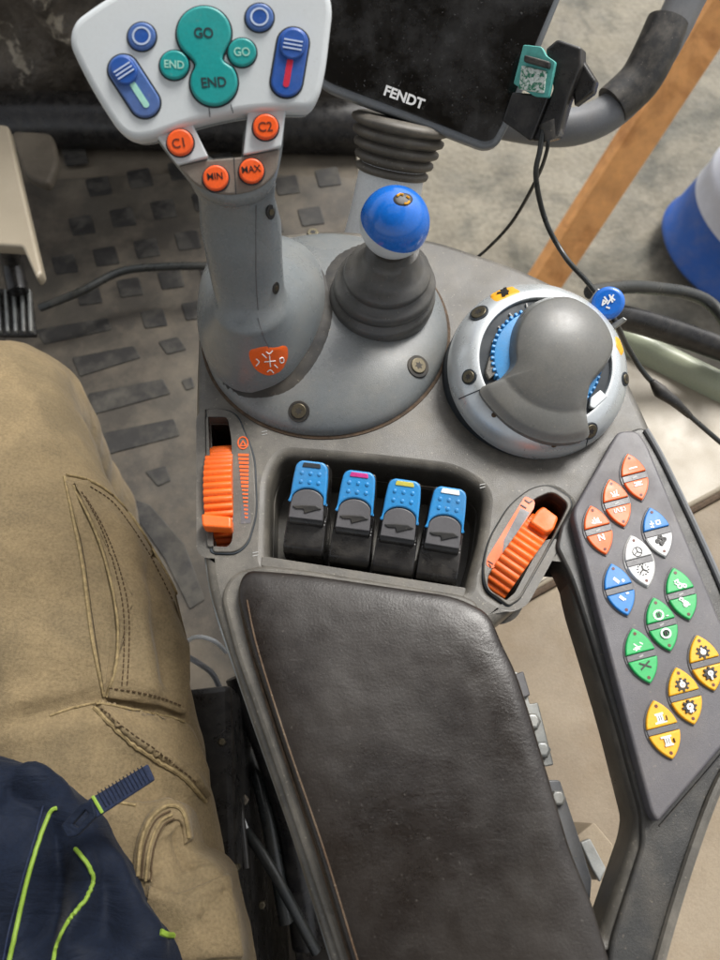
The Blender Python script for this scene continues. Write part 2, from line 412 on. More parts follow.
M['sill'] = mat('dirty_floor_plate', '7c6f5d', .7, var=.15, vs=10, bump=.4, bs=300, col2='918470', thr=(.4, .65), dust=.4, dcol=(.22, .16, .1), ds=14)
M['wood'] = mat('timber', 'de9f60', .7, var=.2, vs=14, bump=.3, bs=160, col2='b0743e', thr=(.5, .7))
M['barrel'] = mat('barrel_blue', '1f56a8', .4, var=.1, vs=8, dust=.2)
M['label'] = mat('barrel_label', 'c9ccd6', .6, var=.08, vs=10, dust=.15)
M['pink'] = mat('label_pink', 'd0a4b0', .6)
M['green'] = mat('green_edge', '7f9f6a', .5)
M['tealpcb'] = mat('teal_card', '57a9a0', .5, var=.15, vs=200)
M['pale'] = mat('pale_chip', 'cdd6cf', .5, var=.3, vs=500, col2='2f7a5c', thr=(.5, .56))
M['white2'] = mat('white_column_plastic', 'd6dadc', .4, var=.05, dust=.18)
M['yellowlab'] = mat('amber_sticker', 'e0a020', .45, dust=.1)
M['greyprint'] = mat('grey_print', '9a9a98', .5)
M['debris'] = mat('muddy_panel', '5a5248', .6, var=.5, vs=12, bump=.8, bs=60, bd=.01, col2='a89e8c', thr=(.58, .61), dust=.3, ds=20)
M['railblk'] = mat('black_rail', '2a2d2d', .3, var=.1, dust=.12)
M['railgrey'] = mat('grey_rail', '6b6d70', .4, var=.08, dust=.2)
M['rust'] = mat('dusty_edge', '4a3a2a', .8, var=.4, vs=200, bump=.4, bs=700)
M['magenta'] = mat('magenta_mark', 'b8327c', .4); M['yell'] = mat('yellow_mark', 'b9b04a', .4)

def screw(px, py, rpx, fr, parent, h=0):
    s = fr.scale(px, py) * rpx; c = fr.pix(px, py)
    o = part('screw', prism(fr, circ(c, s, 24), h - .002, h + .0012, .0006), M['screw'], parent)
    st = [(c[0] + s * (.55 if k % 2 == 0 else .3) * math.cos(k * math.pi / 6 + .3), c[1] + s * (.55 if k % 2 == 0 else .3) * math.sin(k * math.pi / 6 + .3)) for k in range(12)]
    part('socket', prism(fr, st, h + .001, h + .00135), M['hole'], o)
    return o

# ================================================================== SETTING
g = bpy.data.meshes.new('g')
struct('concrete_ground', box((0, 0, -1.25), 60, 60, .1), M['concrete'])
FL = ZF(0)
cabfl = prism(FL, [(-1.6, -1.3), (.28, -1.3), (.30, .95), (.05, 1.35), (-1.6, 1.35)], -.06, 0, .01)
cabfl2 = prism(Fr((0, 0, 0), (0, 0, 1)), [(-1.7, -1.2), (.34, -1.2), (.34, .55), (.02, .95), (-.02, 1.42), (-1.7, 1.42)], -.06, 0, .01)
struct('cab_floor', cabfl2, M['floor'])
# out-of-view roof slab with an open hatch, added to shade the cab
RFf = Fr((0, 0, 0), (0, 0, 1))
rf = struct('added_shade_roof', prism(RFf, rnd([(-1.1, -1.0), (.62, -1.0), (.62, .45), (.5, .60), (-1.1, .60)], .08), 1.72, 1.80, .01, [rnd([(-.42, .05), (.30, .05), (.30, .48), (-.42, .48)], .05)]), M['beige'])
# ================================================================== CONSOLE
KF = Fr(PZ(360, 480, Z0), (0, 0, 1))
con = thing('armrest_console', 'grey plastic armrest control console with black padded top and open frame at its right', 'console', PZ(360, 520, Z0 - .06))
outer = rnd([(198, 320, 20), (212, 262, 20), (262, 234, 25), (330, 227, 25), (430, 236, 25), (520, 266, 25), (590, 300, 25), (640, 400, 20), (700, 535, 30), (757, 690, 20), (742, 752, 18), (716, 800, 10), (668, 960, 8), (635, 1060, 10), (360, 1060, 10), (321, 935, 30), (290, 835, 30), (243, 700, 30), (207, 590, 25), (196, 480, 30), (195, 400, 25)], 12)
openg = rnd([(492, 627, 6), (500, 660, 6), (520, 712), (545, 790), (562, 850), (590, 930, 3), (601, 936, 4), (634, 838, 8), (637, 818, 8), (612, 722), (590, 650), (574, 600), (566, 556, 14), (552, 546, 10), (524, 600, 5)], 20)
recess = rnd([(281, 455, 14), (370, 462, 25), (455, 472, 20), (484, 492, 12), (478, 540, 10), (464, 589, 4), (365, 577, 4), (268, 561, 4), (270, 480, 10)], 10)
slotL = rnd([(206, 417, 4), (229, 417, 6), (233, 440), (235, 500), (234, 542, 5), (229, 549, 4), (207, 548, 4)], 4)
slotR = rnd([(534, 500, 4), (552, 492, 8), (568, 505, 6), (560, 522), (540, 560), (519, 597, 4), (508, 602, 5), (488, 590, 8), (487, 578, 8), (510, 540)], 5)
hs = prism(KF, pxs(KF, outer), -.034, 0, .007, [pxs(KF, h) for h in (openg, recess, slotL, slotR)], 4)
housing = part('housing', hs, M['console'], con)
# lighter outer lip around the left flank
lipo = [(196, 400), (197, 480), (208, 590), (243, 700), (290, 835), (321, 935), (356, 1050)]
def offs(L, d): return [(x + d, y) for x, y in L]
LF = KF.up(-.008)
part('edge_lip', prism(KF, pxs(KF, cr(lipo, 5, False) + cr(offs(lipo, 5), 5, False)[::-1]), -.036, -.004, .0015), M['dome'], con)
# groove ridge around pad
ridge_out = rnd([(221, 596, 16), (233, 574, 12), (262, 566, 12), (300, 570), (462, 596, 14), (478, 604, 8), (478, 700), (470, 1058, 4), (368, 1058, 4), (340, 960), (300, 840), (262, 728), (236, 655)], 20)
part('pad_surround', prism(KF, pxs(KF, ridge_out), -.003, .004, .003), M['console'], con)
# pad
PF = ZF(Z0 + .003)
pad_px = rnd([(238, 596, 14), (246, 573, 12), (300, 577, 20), (452, 599, 16), (487, 615, 14), (499, 645, 14), (513, 673), (526, 712), (549, 790), (566, 848), (589, 905), (606, 962), (632, 1055, 4), (382, 1055, 4), (352, 960), (320, 855), (284, 745), (254, 655)], 14)
po = resample(pxs(PF, pad_px), .004)
from mathutils import noise as NZ
pad_me = pillow(PF, po, .013, p=7, nr=46, base=-.02, q=1.9, fn=lambda p, t, z: z * (1 + .10 * NZ.noise(Vector((p.x * 14, p.y * 14, 0))) * (1 - t)) + .0002 * NZ.noise(Vector((p.x * 90, p.y * 90, 3))) * min(1, (1 - t) * 8))
padb = bvh(pad_me)
pl = [[(247, 600), (258, 650), (288, 745), (324, 850), (356, 955), (372, 1005)]]
pad = part('armrest_pad', pad_me, M['leather'], con)
L = project(padb, cr(pl[0], 8, False), .0002)
part('seam', tube(L, .0006, 6, sm=1), M['thread'], pad)
EL = [PZ(x - 7, y, Z0 + .006) for x, y in cr(pl[0], 8, False)]
part('dusty_edge', tube(EL, .0010, 6, sm=1), M['rust'], pad)
# ridge groove left of pad
GL = [(x, y) for x, y in [(222, 600), (238, 660), (262, 728), (300, 842), (338, 958), (366, 1045)]]
# dome under the joysticks
dc = PZ(326, 330, Z0)
DR = .0935
def domeprof(H, Rr):
    out = [(Rr, -.004), (Rr, .0012)]
    for k in range(1, 15):
        t = k / 15 * math.pi / 2; out.append((Rr * math.cos(t) ** .9, .001 + H * math.sin(t)))
    return out
dome_me = lathe(dc, (0, 0, 1), domeprof(.026, DR), 96)
domeb = bvh(dome_me)
dome = part('joystick_base_dome', dome_me, M['dome'], con)
part('base_ring', lathe(dc, (0, 0, 1), [(DR + .0022, -.002), (DR + .0022, .0008), (DR, .0012), (DR - .003, .0012)], 96, cap0=False, cap1=False), M['rust'], con)
for (x, y, rp) in ((299, 411, 7.5), (418, 366, 7.5)):
    h = hit(domeb, x, y); l, nn, i, d = domeb.find_nearest(h)
    f = Fr(h, nn if nn.z > 0 else -nn); part('screw_well', disc(f, x, y + 0.5, rp + 3.2, -.002, .0006, .0004), M['hole'], con); screw(x, y, rp, f, con, .0004)
screw(313, 233, 5, KF, con)
# recess tray
TF = KF.up(-.05)
tr = recess
part('recess_tray', join(prism(KF, pxs(KF, rnd([(262, 445), (492, 472), (475, 600), (260, 572)], 8)), -.062, -.058), prism(KF, pxs(KF, rnd([(264, 446, 14), (494, 482, 14), (474, 599, 6), (258, 571, 6)], 8)), -.060, -.030, .0, [pxs(KF, [(x, y) for x, y in recess])])), M['console'], con)
part('recess_lip', join(prism(KF, pxs(KF, rnd([(262, 556), (466, 588), (464, 597), (261, 566)], 2)), -.02, .0004, .0003)), M['console'], con)
# thumb wheel inserts
insL = rnd([(205, 410, 6), (222, 407, 10), (238, 413, 12), (256, 455, 14), (259, 515, 14), (250, 545, 10), (238, 556, 8), (212, 555, 6), (211, 549, 2), (206, 548, 2)], 6)
insL2 = rnd([(207, 410, 5), (222, 409, 10), (237, 415, 12), (254, 456, 14), (257, 514, 14), (248, 543, 10), (237, 553, 8), (213, 553, 4)], 6)
part('wheel_bezel', prism(KF, pxs(KF, rnd([(206, 411, 5), (222, 408, 10), (238, 414, 12), (256, 456, 14), (258, 515, 14), (249, 545, 10), (237, 555, 8), (210, 554, 5)], 6)), -.01, .0008, .0006, [pxs(KF, slotL)]), M['gap'], con)
part('wheel_bezel', prism(KF, pxs(KF, insL2), -.01, .0018, .0008, [pxs(KF, slotL)]), M['console'], con)
insR = [(481, 568, 12), (487, 540, 14), (508, 505, 14), (530, 488, 12), (548, 484, 8), (570, 497, 5), (573, 506, 4), (545, 556), (520, 600, 4), (508, 608, 4), (484, 590, 10)]
part('wheel_bezel', prism(KF, pxs(KF, rnd(insR, 6)), -.01, .0008, .0006, [pxs(KF, slotR)]), M['gap'], con)
cx, cy = 524, 546
part('wheel_bezel', prism(KF, pxs(KF, [(cx + (p[0] - cx) * .972, cy + (p[1] - cy) * .982) for p in rnd(insR, 6)]), -.01, .0018, .0008, [pxs(KF, slotR)]), M['console'], con)
# slot liners
part('slot_liner', join(prism(KF, pxs(KF, rnd([(202, 411), (240, 411), (240, 556), (202, 556)], 4)), -.045, -.010, 0, [pxs(KF, slotL)]), prism(KF, pxs(KF, [(202, 411), (240, 411), (240, 556), (202, 556)]), -.048, -.046)), M['console_dark'], con)
part('slot_liner', join(prism(KF, pxs(KF, rnd([(482, 580), (530, 490), (550, 484), (572, 500), (520, 603), (505, 608)], 5)), -.033, -.010, 0, [pxs(KF, slotR)]), prism(KF, pxs(KF, [(482, 580), (530, 490), (550, 484), (572, 500), (520, 603), (505, 608)]), -.036, -.034)), M['console_dark'], con)
# scale beside the wheels
IF = KF.up(.0019)
bars = []
for k in range(17):
    y = 455 + k * 3.9; wdt = 9 * (1 - k / 20)
    a = (243.5 - wdt * .5 + k * .18, y); b = (243.5 + wdt * .5 + k * .18, y + .3); bars.append(((a, b), 2.6 if k < 9 else 1.6))
part('wheel_scale', join(*[prib(IF, [b], wd) for b, wd in bars], prib(IF, [[(243 + 5 * math.cos(t), 443 + 6 * math.sin(t)) for t in [k * .52 for k in range(13)]]], 1.2), prib(IF, [[(240, 446), (243, 441), (246, 446), (240, 446)]], 1.2)), M['b_red'], con)
part('scale_patch', pplate(KF.up(.0018), rnd([(241, 505), (249, 504), (251, 523), (241, 524)], 1), -.0005, .0002), M['panel'], con)
tri = rnd([(525, 496, 3), (535, 501, 3), (534, 508, 2), (499, 563, 3), (492, 569, 3), (486, 565, 3), (487, 558, 3)], 3)
sc2 = part('wheel_scale', pplate(IF, tri, -.0005, .0002), M['b_red'], con)
part('scale_patch', pplate(IF.up(.0003), rnd([(520.5, 508, 1), (530, 512.5, 1), (502, 556, 1), (504, 540, 1)], 1), -.0004, .0001), M['strip'], sc2)
part('symbol', join(prib(IF.up(.0003), [[(525, 500), (529, 503), (532, 501)], [(521, 505), (526, 508)]], 1.3), prib(IF.up(.0003), [[(488, 561), (493, 564)], [(489, 564), (491, 567)]], 1)), M['blackink'], sc2)
# embossed marks on the housing
for (x, y) in ((482, 485), (255, 553), (264, 432)):
    part('embossed_mark', prib(KF, [[(x - 2, y), (x + 3, y - 1)], [(x - 2, y + 3), (x + 3, y + 2)]], .8, 0, .0003), M['greyprint'], con)
# frame ledge (darker) on the right with panel
ledge = rnd([(612, 440, 6), (640, 428, 8), (652, 436, 8), (702, 545), (744, 660), (742, 690, 14), (738, 740, 10), (705, 800, 10), (660, 940), (640, 1050), (612, 1050, 3), (606, 950), (640, 845, 8), (640, 815, 8), (615, 722), (593, 650), (570, 578), (555, 548, 5), (560, 526, 4), (574, 507, 4)], 20)
part('side_frame', prism(KF, pxs(KF, ledge), -.03, .003, .002, res=2), M['frame'], con)
edge = [(646, 430), (664, 462), (705, 548), (745, 640)]
part('frame_rim', tube([PZ(x, y, Z0 + .004) for x, y in edge], .0022, 8), M['railgrey'], con)
part('frame_rim', tube([PZ(x, y, Z0 + .004) for x, y in [(738, 752), (716, 790), (690, 860), (664, 945), (640, 1040)]], .003, 8), M['console'], con)

# ------------------------------------------------------------------ button panel
BF = KF.up(.012)
pan = thing('button_panel', 'dark grey keypad panel with twelve coloured lens shaped keys in the right frame', 'button panel', PZ(655, 620, Z0 + .002))
pout = rnd([(618, 431, 6), (638, 430, 8), (648, 446, 6), (716, 610), (742, 672, 10), (737, 730, 10), (658, 823, 5), (651, 812, 5), (598, 612), (572, 512, 10)], 10)
part('panel_plate', prism(BF, pxs(BF, pout), -.012, 0, .0018, res=3), M['panel'], pan)
SEAM = BF.up(.0002)
keys = [(634, 478, 'b_red', 'b_red'), (616.2, 504, 'b_red', 'b_red'), (597.6, 531, 'b_red', 'b_red'), (656.6, 533, 'b_blue', 'b_white'), (638.8, 561.8, 'b_white', 'b_white'), (618.6, 590.3, 'b_blue', 'b_blue'),
        (680.4, 594.6, 'b_green', 'b_green'), (661, 625, 'b_green', 'b_green'), (640.4, 656.4, 'b_green', 'b_green'), (704.5, 663.5, 'b_yellow', 'b_yellow'), (684, 696.4, 'b_yellow', 'b_yellow'), (662, 730, 'b_yellow', 'b_yellow')]
EX = Vector((.968, -.25)); EY = Vector((.305, .952))
def arc(cx, cy, r, a0, a1, n=12): return [(cx + r * math.cos(R(a0 + (a1 - a0) * k / n)), cy + r * math.sin(R(a0 + (a1 - a0) * k / n))) for k in range(n + 1)]
def gear(cy):
    return [('k', [arc(0, cy, 4.3, 0, 360)], 1.8)] + [('k', [[(4.8 * math.cos(R(a)), cy + 4.8 * math.sin(R(a))), (6.2 * math.cos(R(a)), cy + 6.2 * math.sin(R(a)))] for a in range(0, 360, 45)], 2.2)]
SY = {  # strokes in key coordinates: (ink, lines, width)
 0: [('w', [[(-4, -10.5), (5, -10.5)]], 1.8), ('w', [[(-4, 7.5), (5, 7.5)], [(-4, 11), (5, 11)], [(-2, 9), (3, 9)]], 1.5)],
 1: [('w', [[(-4, -13), (-1, -8), (2, -8), (3, -14)], [(-3, -8), (4, -8)], [(0, -13), (0, -9)]], 1.3), ('w', [[(-5, 11), (-3, 6.5), (-1, 11)], [(1, 6.5), (1, 11), (3.4, 9.8), (1, 8.7), (3.2, 7.5), (1, 6.5)], [(-6, 7), (-6.5, 9), (-6, 11)], [(5, 6.5), (6, 9), (5, 11)]], 1)],
 2: [('w', [[(-3, -12), (-3, -8), (3, -8), (3, -12)], [(-1, -14), (0, -9), (3, -13)], [(-5, -9), (5, -7)]], 1.6), ('w', [[(-2.6, 12), (-2.6, 6), (2.6, 12), (2.6, 6)]], 1.7)],
 3: [('w', [[(-6, -10), (-2, -10)], [(-4, -13), (-4, -7)], [(1, -8), (1, -12), (5, -12), (5, -8), (1, -8)], [(-6, -7), (-3, -6)]], 1.5), ('k', [arc(0, 10, 2, 0, 360), arc(-3.6, 10, 1.6, 0, 360), arc(3.6, 10, 1.6, 0, 360), arc(0, 6.4, 1.4, 0, 360), arc(0, 13.6, 1.4, 0, 360)], 2.2)],
 4: [('k', [arc(0, -10, 5, 0, 360, 16), [(0, -10), (0, -14.5)], [(0, -10), (4, -7.6)], [(0, -10), (-4, -7.6)]], 1), ('k', [[(0, 10), (0, 6)], [(0, 10), (3.5, 12.6)], [(0, 10), (-3.5, 12.6)]], 1.5), ('k', [[(5.4 * math.cos(R(a)), 10 + 5.4 * math.sin(R(a))), (6.4 * math.cos(R(a)), 10 + 6.4 * math.sin(R(a)))] for a in range(15, 360, 30)], .9)],
 5: [('w', [[(-2, -13), (1.5, -8)], [(-3, -12), (.5, -7)], [(5, -8), (7, -8)], [(6, -9), (6, -7)]], 2), ('w', [[(-2, 7), (2, 12)], [(-3, 8), (0, 12)], [(5, 6), (7, 6)]], 2)],
 6: [('w', [arc(0, -8, 2, 0, 360), arc(5, -7, 1.5, 0, 360), [(-4, -12), (-1, -9)], [(0, -12), (3, -9), (5, -9)], [(-4, -14), (0, -15), (-1, -12)]], 1.5), ('w', [arc(0, 12, 2, 0, 360), [(4, 13), (-2, 12)], [(-3, 7), (-1, 10)], [(0, 8), (3, 11)], arc(-3, 6, 1.6, 180, 400)], 1.6)],
 7: [('w', [arc(-1, -10, 4.6, 0, 360)], 1.9), ('k', [[(-2, -12), (-2, -8)], [(0, -12), (0, -8)]], 1.3), ('w', [[(6, -7), (8, -7)]], 1), ('w', [arc(0, 10, 4.6, 0, 360)], 1.9), ('k', [[(-1, 8), (-1, 12)], [(1, 8), (1, 12)]], 1.3)],
 8: [('w', [[(-4, -13), (-1, -9), (-4, -6)], [(-4, -9), (2, -9)], [(2, -13), (4, -11)], [(-6, -8), (0, -7)]], 1.3), ('k', [[(-4.5, 7), (5, 13)], [(5, 7), (-4.5, 13)]], 1.7)],
 9: gear(-11) + [('w', [arc(0, -11, 2, 0, 360), [(-1, -15), (0, -11)]], 1.8)] + gear(11) + [('w', [arc(0, 11, 1.8, 0, 360), [(0, 13), (0, 17)]], 2)],
 10: gear(-11) + [('w', [arc(0, -11, 1.8, 0, 360), [(0, -15), (0, -12)]], 2)] + gear(11) + [('w', [arc(0, 11, 2.3, 0, 360), [(-1, 16), (1, 12)], [(1.5, 16), (0, 13)]], 2)],
 11: [('w', [[(-5, -7), (5, -7)], [(-3.5, -15), (3.5, -15)], [(-2, -14), (-2, -8)], [(0, -14), (0, -8)], [(2, -14), (2, -8)]], 1.7), ('k', [[(-1, -13), (-1, -9)], [(1, -13), (1, -9)]], .7), ('k', [[(6, -12), (6, -8), (3.5, -8)]], .7),
      ('w', [[(-5, 7), (4, 7)], [(-3, 15), (4, 15)], [(-1.8, 8), (-1.8, 14)], [(0, 8), (0, 14)], [(2, 8), (2, 14)]], 1.7), ('k', [[(-1, 9), (-1, 13)], [(1, 9), (1, 13)]], .7), ('k', [[(6, 10), (6, 14)]], .7)],
}
for i, (kx, ky, c1, c2) in enumerate(keys):
    Lh = (48 + (ky - 478) * .052) / 2; W = Lh * .52; sc = Lh / 26
    def K(a, b): return (kx + a * EX.x + b * EY.x, ky + a * EX.y + b * EY.y)
    def lens(b0, b1, h_, w_, n=14):
        L1 = []; L2 = []
        for k in range(n + 1):
            b = b0 + (b1 - b0) * k / n; a = w_ * max(0, 1 - abs(b / h_) ** 2.0) ** .86 + .35 * (abs(b) > h_ * .97) 
            L1.append(K(a, b)); L2.append(K(-a, b))
        return L1 + L2[::-1]
    rim = part('key', prism(BF, pxs(BF, lens(-Lh - 1.6, Lh + 1.6, Lh + 1.6, W + 1.7)), -.001, .0007, .0005), M['strip'] if c1 not in ('b_white',) else M['greyprint'], pan)
    lip = prism(BF, pxs(BF, lens(-Lh - 1.6, Lh + 1.6, Lh + 1.65, W + 1.75)), -.001, .0004)
    part('divider', prism(BF, pxs(BF, lens(-3.1, 3.1, Lh, W - .3)), 0, .0014, .0003), M['strip'], rim)
    part('cap', prism(BF, pxs(BF, lens(-Lh, -3.6, Lh, W)), 0, .0024, .0008, res=3), M[c1], rim)
    part('cap', prism(BF, pxs(BF, lens(3.6, Lh, Lh, W)), 0, .0024, .0008, res=3), M[c2], rim)
    for sg_ in (-1, 1): part('status_light', prism(BF, circ(BF.pix(*K(0, sg_ * Lh * .80)), .0010, 12), .002, .0026), M['brownink'], rim)
    if i not in (3, 4, 5, 9, 10, 11):
        part('divider_mark', prib(BF, [[K(-2, .6), K(1.6, -.4)]], 1.6 , .0013, .0016), M['greyprint'], rim)
    for si, (ink, lines, wd) in enumerate(SY[i]):
        part('symbol', prib(BF, [[K(a * sc * .92, b * sc * .92 + (0)) for a, b in L_] for L_ in lines], wd * sc * .82, .0023, .0026 + .00022 * si), M['whiteink'] if ink == 'w' else M['blackink'], rim)
part('panel_seam', prib(BF, [[(660, 826), (700, 780), (738, 735)]], 1.4, -.002, .0003), M['hole'], pan)

# ------------------------------------------------------------------ multi-button joystick
joy = thing('joystick', 'large grey joystick with wide white button head standing at the left of the console', 'joystick', PZ(262, 330, Z0 + .026))
sk = cr([(200, 318), (202, 346), (213, 372), (236, 390), (264, 392), (290, 382), (312, 356), (325, 325), (327, 297), (318, 268), (296, 250), (262, 243), (226, 252), (206, 282)], 5)
def rg_(z, pts): return [PZ(p[0], p[1], z) for p in pts]
base_out = rg_(Z0 + .014, sk); nb = len(base_out)
def ell(px, py, z, rx, ry, n=nb, e=2.2):
    c = PZ(px, py, z); out = []
    b0 = base_out[0]; cc = sum(base_out, Vector()) / nb
    for k in range(nb):
        v = base_out[k] - cc; t = math.atan2(v.y, v.x); ct, st = math.cos(t), math.sin(t)
        rr = 1 / ((abs(ct) / rx) ** e + (abs(st) / ry) ** e) ** (1 / e)
        out.append(c + Vector((rr * ct, rr * st, 0)))
    return out
def lerp(A, B, t, dz=0): return [a.lerp(b, t) + Vector((0, 0, dz)) for a, b in zip(A, B)]
colb = ell(252, 308, Z0 + .066, .0225, .023)
RS = [base_out, [Vector((v.x, v.y, Z0 + .022)) for v in base_out], lerp([Vector((v.x, v.y, Z0 + .028)) for v in base_out], colb, .06, .000)]
for t, dz in ((.2, .0045), (.38, .0066), (.56, .0074), (.72, .0074), (.85, .0070), (.94, .0074)):
    RS.append(lerp([Vector((v.x, v.y, Z0 + .026)) for v in base_out], colb, t, dz))
O_ = PZ(215, 165, Z0 + .168); rd = ray(215, 120).normalized()
JN = Fr(O_, (-rd * .93 + Vector((0, 0, .28))))
cc_ = sum(base_out, Vector()) / nb
def jring(px, py, rx, ry, n):
    u, v = JN.pix(px, py); s_ = JN.scale(px, py); out = []
    for k in range(nb):
        q = base_out[k] - cc_; t = math.atan2(q.y, q.x); out.append(JN.w(u + rx * s_ * math.cos(t), v + ry * s_ * math.sin(t), n))
    return out
RS += [ell(251, 296, Z0 + .074, .0222, .0225), ell(248, 280, Z0 + .082, .0232, .0225), ell(245, 258, Z0 + .098, .0236, .0225), ell(243, 240, Z0 + .110, .0240, .0215), ell(241, 226, Z0 + .120, .0244, .0205), jring(236, 192, 41, 17, -.017), jring(233, 180, 45, 20, -.011), jring(232, 176, 45, 20, -.006)]
jb = rings(RS, sharp=70); jbv = bvh(jb)
joybody = part('handle', jb, M['joy'], joy)
neck = rnd([(154, 136, 4), (192, 122, 4), (203, 150, 6), (213, 157, 4), (241, 156, 4), (243, 130, 4), (248, 113, 4), (286, 110, 4), (283, 150), (276, 182), (262, 200, 10), (232, 207, 14), (208, 200, 12), (188, 180, 10), (172, 160)], 14)
nk = prism(JN, pxs(JN, neck), -.022, -.001, .006, res=4)
part('neck', nk, M['joy'], joy)
part('thumb_shelf', pplate(JN, rnd([(178, 166, 3), (208, 160, 5), (241, 157, 4), (280, 149, 3), (277, 172, 8), (262, 188, 14), (238, 195, 14), (214, 194, 12), (194, 184, 10)], 6), -.004, .0008, .001), M['joytop'], joy)
part('button_mount', pplate(JN, rnd([(156, 136, 3), (192, 123, 2), (209, 158, 3), (178, 166, 3)], 3), -.004, .003, .001), M['white'], joy)
part('button_mount', pplate(JN, rnd([(248, 112, 2), (286, 110, 2), (281, 148, 3), (243, 156, 3)], 3), -.004, .003, .001), M['white'], joy)
part('seam_line', tube(project(jbv, cr([(256, 205), (256, 240), (256, 275), (258, 310)], 6, False), .0001),   .0003, 5, sm=1), M['strip'], joy)
part('seam_line', tube(project(jbv, cr([(258, 318), (263, 335), (270, 350)], 6, False), .0001),   .0003, 5, sm=1), M['strip'], joy)
part('seam_line', prib(JN, [[(234, 158), (236, 194)]], .8, 0, .001), M['gap'], joy)
for (x, y) in ((271, 212), (276, 288)):
    h = hit(jbv, x, y)
    if h:
        l, nn, i, d = jbv.find_nearest(h); f = Fr(h, nn if nn.dot(CAM - h) > 0 else -nn)
        part('screw_hole', prism(f, circ((0, 0), .0032, 20, .0045), -.002, .0004, .0003), M['hole'], joy); part('screw', prism(f, circ((0, 0), .0018, 16), -.001, .0008), M['screw'], joy)
HF = Fr(JN.O + JN.N * .006, JN.N + Vector((0, -.03, .0)))
head = rnd([(333, 10, 12), (326, 70), (320, 96, 10), (311, 110, 8), (286, 109), (250, 111), (216, 117), (184, 126), (152, 138), (133, 140, 10), (118, 131, 10), (100, 104), (82, 72), (68, 42, 12), (73, 20, 12), (108, -5, 20), (160, -28, 30), (230, -42, 40), (300, -30, 25), (330, -8, 20)], 25)
part('button_head', prism(HF, pxs(HF, head), -.018, 0, .0035, res=4), M['white'], joy)
part('head_back', prism(HF, pxs(HF, [(202 + (p[0] - 202) * .985, 50 + (p[1] - 50) * .975) for p in head]), -.030, -.0185, .004), M['joy'], joy)
part('seam_line', prib(HF, [[(209, 107), (210, 117)], [(231, 105), (233, 113)]], .8, 0, .0002), M['gap'], joy)
def well(fr, pts_px, parent=joy, n=.0004):
    return part('button_gap', prism(fr, pxs(fr, pts_px), -.002, n, .0002), M['gap'], parent)
def cpx(cx, cy, r, n=40): return [(cx + r * math.cos(2 * math.pi * k / n), cy + r * math.sin(2 * math.pi * k / n)) for k in range(n)]
def button(fr, cx, cy, r, m, h=.0022, base=0):
    well(fr, cpx(cx, cy, r + 1.5), n=base + .0004); return part('button', prism(fr, pxs(fr, cpx(cx, cy, r)), base - .001, base + h, .0011, res=3), M[m], joy)
for (x, y) in ((142, 37), (259.5, 18)):
    b = button(HF, x, y, 14, 'slate', .0018)
    part('ring_mark', prism(HF, pxs(HF, cpx(x, y, 9.2)), .0015, .0022, .0, [pxs(HF, cpx(x, y, 7.4))]), M['ring'], b)
    part('dimple', prism(HF, pxs(HF, cpx(x, y, 7)), .0015, .0020, .0002), M['royal'], b)
def stadium(ax, ay, bx, by, r, n=14):
    a = math.atan2(by - ay, bx - ax); out = []
    for k in range(n + 1): t = a + math.pi / 2 + math.pi * k / n; out.append((ax + r * math.cos(t), ay + r * math.sin(t)))
    for k in range(n + 1): t = a - math.pi / 2 + math.pi * k / n; out.append((bx + r * math.cos(t), by + r * math.sin(t)))
    return out
for (ax, ay, bx, by, r, ink) in ((123.5, 70, 145, 103, 15, 'mint'), (293, 43.5, 286.5, 82, 15.5, 'redink')):
    well(HF, stadium(ax, ay, bx, by, r + 1.8)); b = part('slider_button', prism(HF, pxs(HF, stadium(ax, ay, bx, by, r)), -.001, .0018, .001, res=3), M['slate' if ink == 'mint' else 'royal'], joy)
    d = Vector((bx - ax, by - ay)).normalized(); c = Vector((ax, ay)); n_ = Vector((-d.y, d.x))
    part('thumb_pad', prism(HF, pxs(HF, stadium(*(c - d * 1), *(c + d * 5), r - 3)), .0012, .0034, .0009), M['royal'], b)
    part('grip_line', prib(HF, [[tuple(c + d * k - n_ * 9), tuple(c + d * k + n_ * 9)] for k in (-1, 3, 7)], 1.3, .003, .0038), M['ring'], b)
    p = c + d * 19; q = Vector((bx, by)) + d * 3
    part('level_mark', prism(HF, pxs(HF, stadium(*p, *q, 3.1)), .0012, .0021, .0), M[ink], b)
# hourglass rocker key
def hourglass(g_=0):
    c1 = Vector((204, 34)); r1 = 27 + g_; c2 = Vector((214, 83)); r2 = 23.5 + g_; pts = []
    for k in range(0, 25): t = R(140 + 260 * k / 24 - 11); pts.append((c1.x + r1 * math.cos(t), c1.y + r1 * math.sin(t)))
    pts.append((222.5 + g_, 60));
    for k in range(0, 25): t = R(-41 + 240 * k / 24 + 0); pts.append((c2.x + r2 * math.cos(t), c2.y + r2 * math.sin(t)))
    pts.append((195.5 - g_, 65)); return pts
hgp = cr(hourglass(), 3); well(HF, cr(hourglass(1.8), 3))
hk = part('rocker_button', prism(HF, pxs(HF, hgp), -.001, .0026, .0013, res=3), M['teal'], joy)
part('lettering', text(HF, 'GO', 204, 35, 9.5, 0, .0027, .25), M['ink'], hk)
part('lettering', text(HF, 'END', 214, 84, 9.5, -3, .0027, .2), M['ink'], hk)
b = button(HF, 174.5, 65.5, 14.5, 'teal'); part('lettering', text(HF, 'END', 174.5, 66, 7.5, 4, .0023, .15), M['mint'], b)
b = button(HF, 242, 53, 14.2, 'teal'); part('lettering', text(HF, 'GO', 242, 53.5, 8, 0, .0023, .15), M['mint'], b)
b = button(JN, 181, 144.5, 13, 'orbtn', .004, .003); part('lettering', text(JN, 'C1', 180.5, 146, 9, -8, .0071, .15), M['brownink'], b)
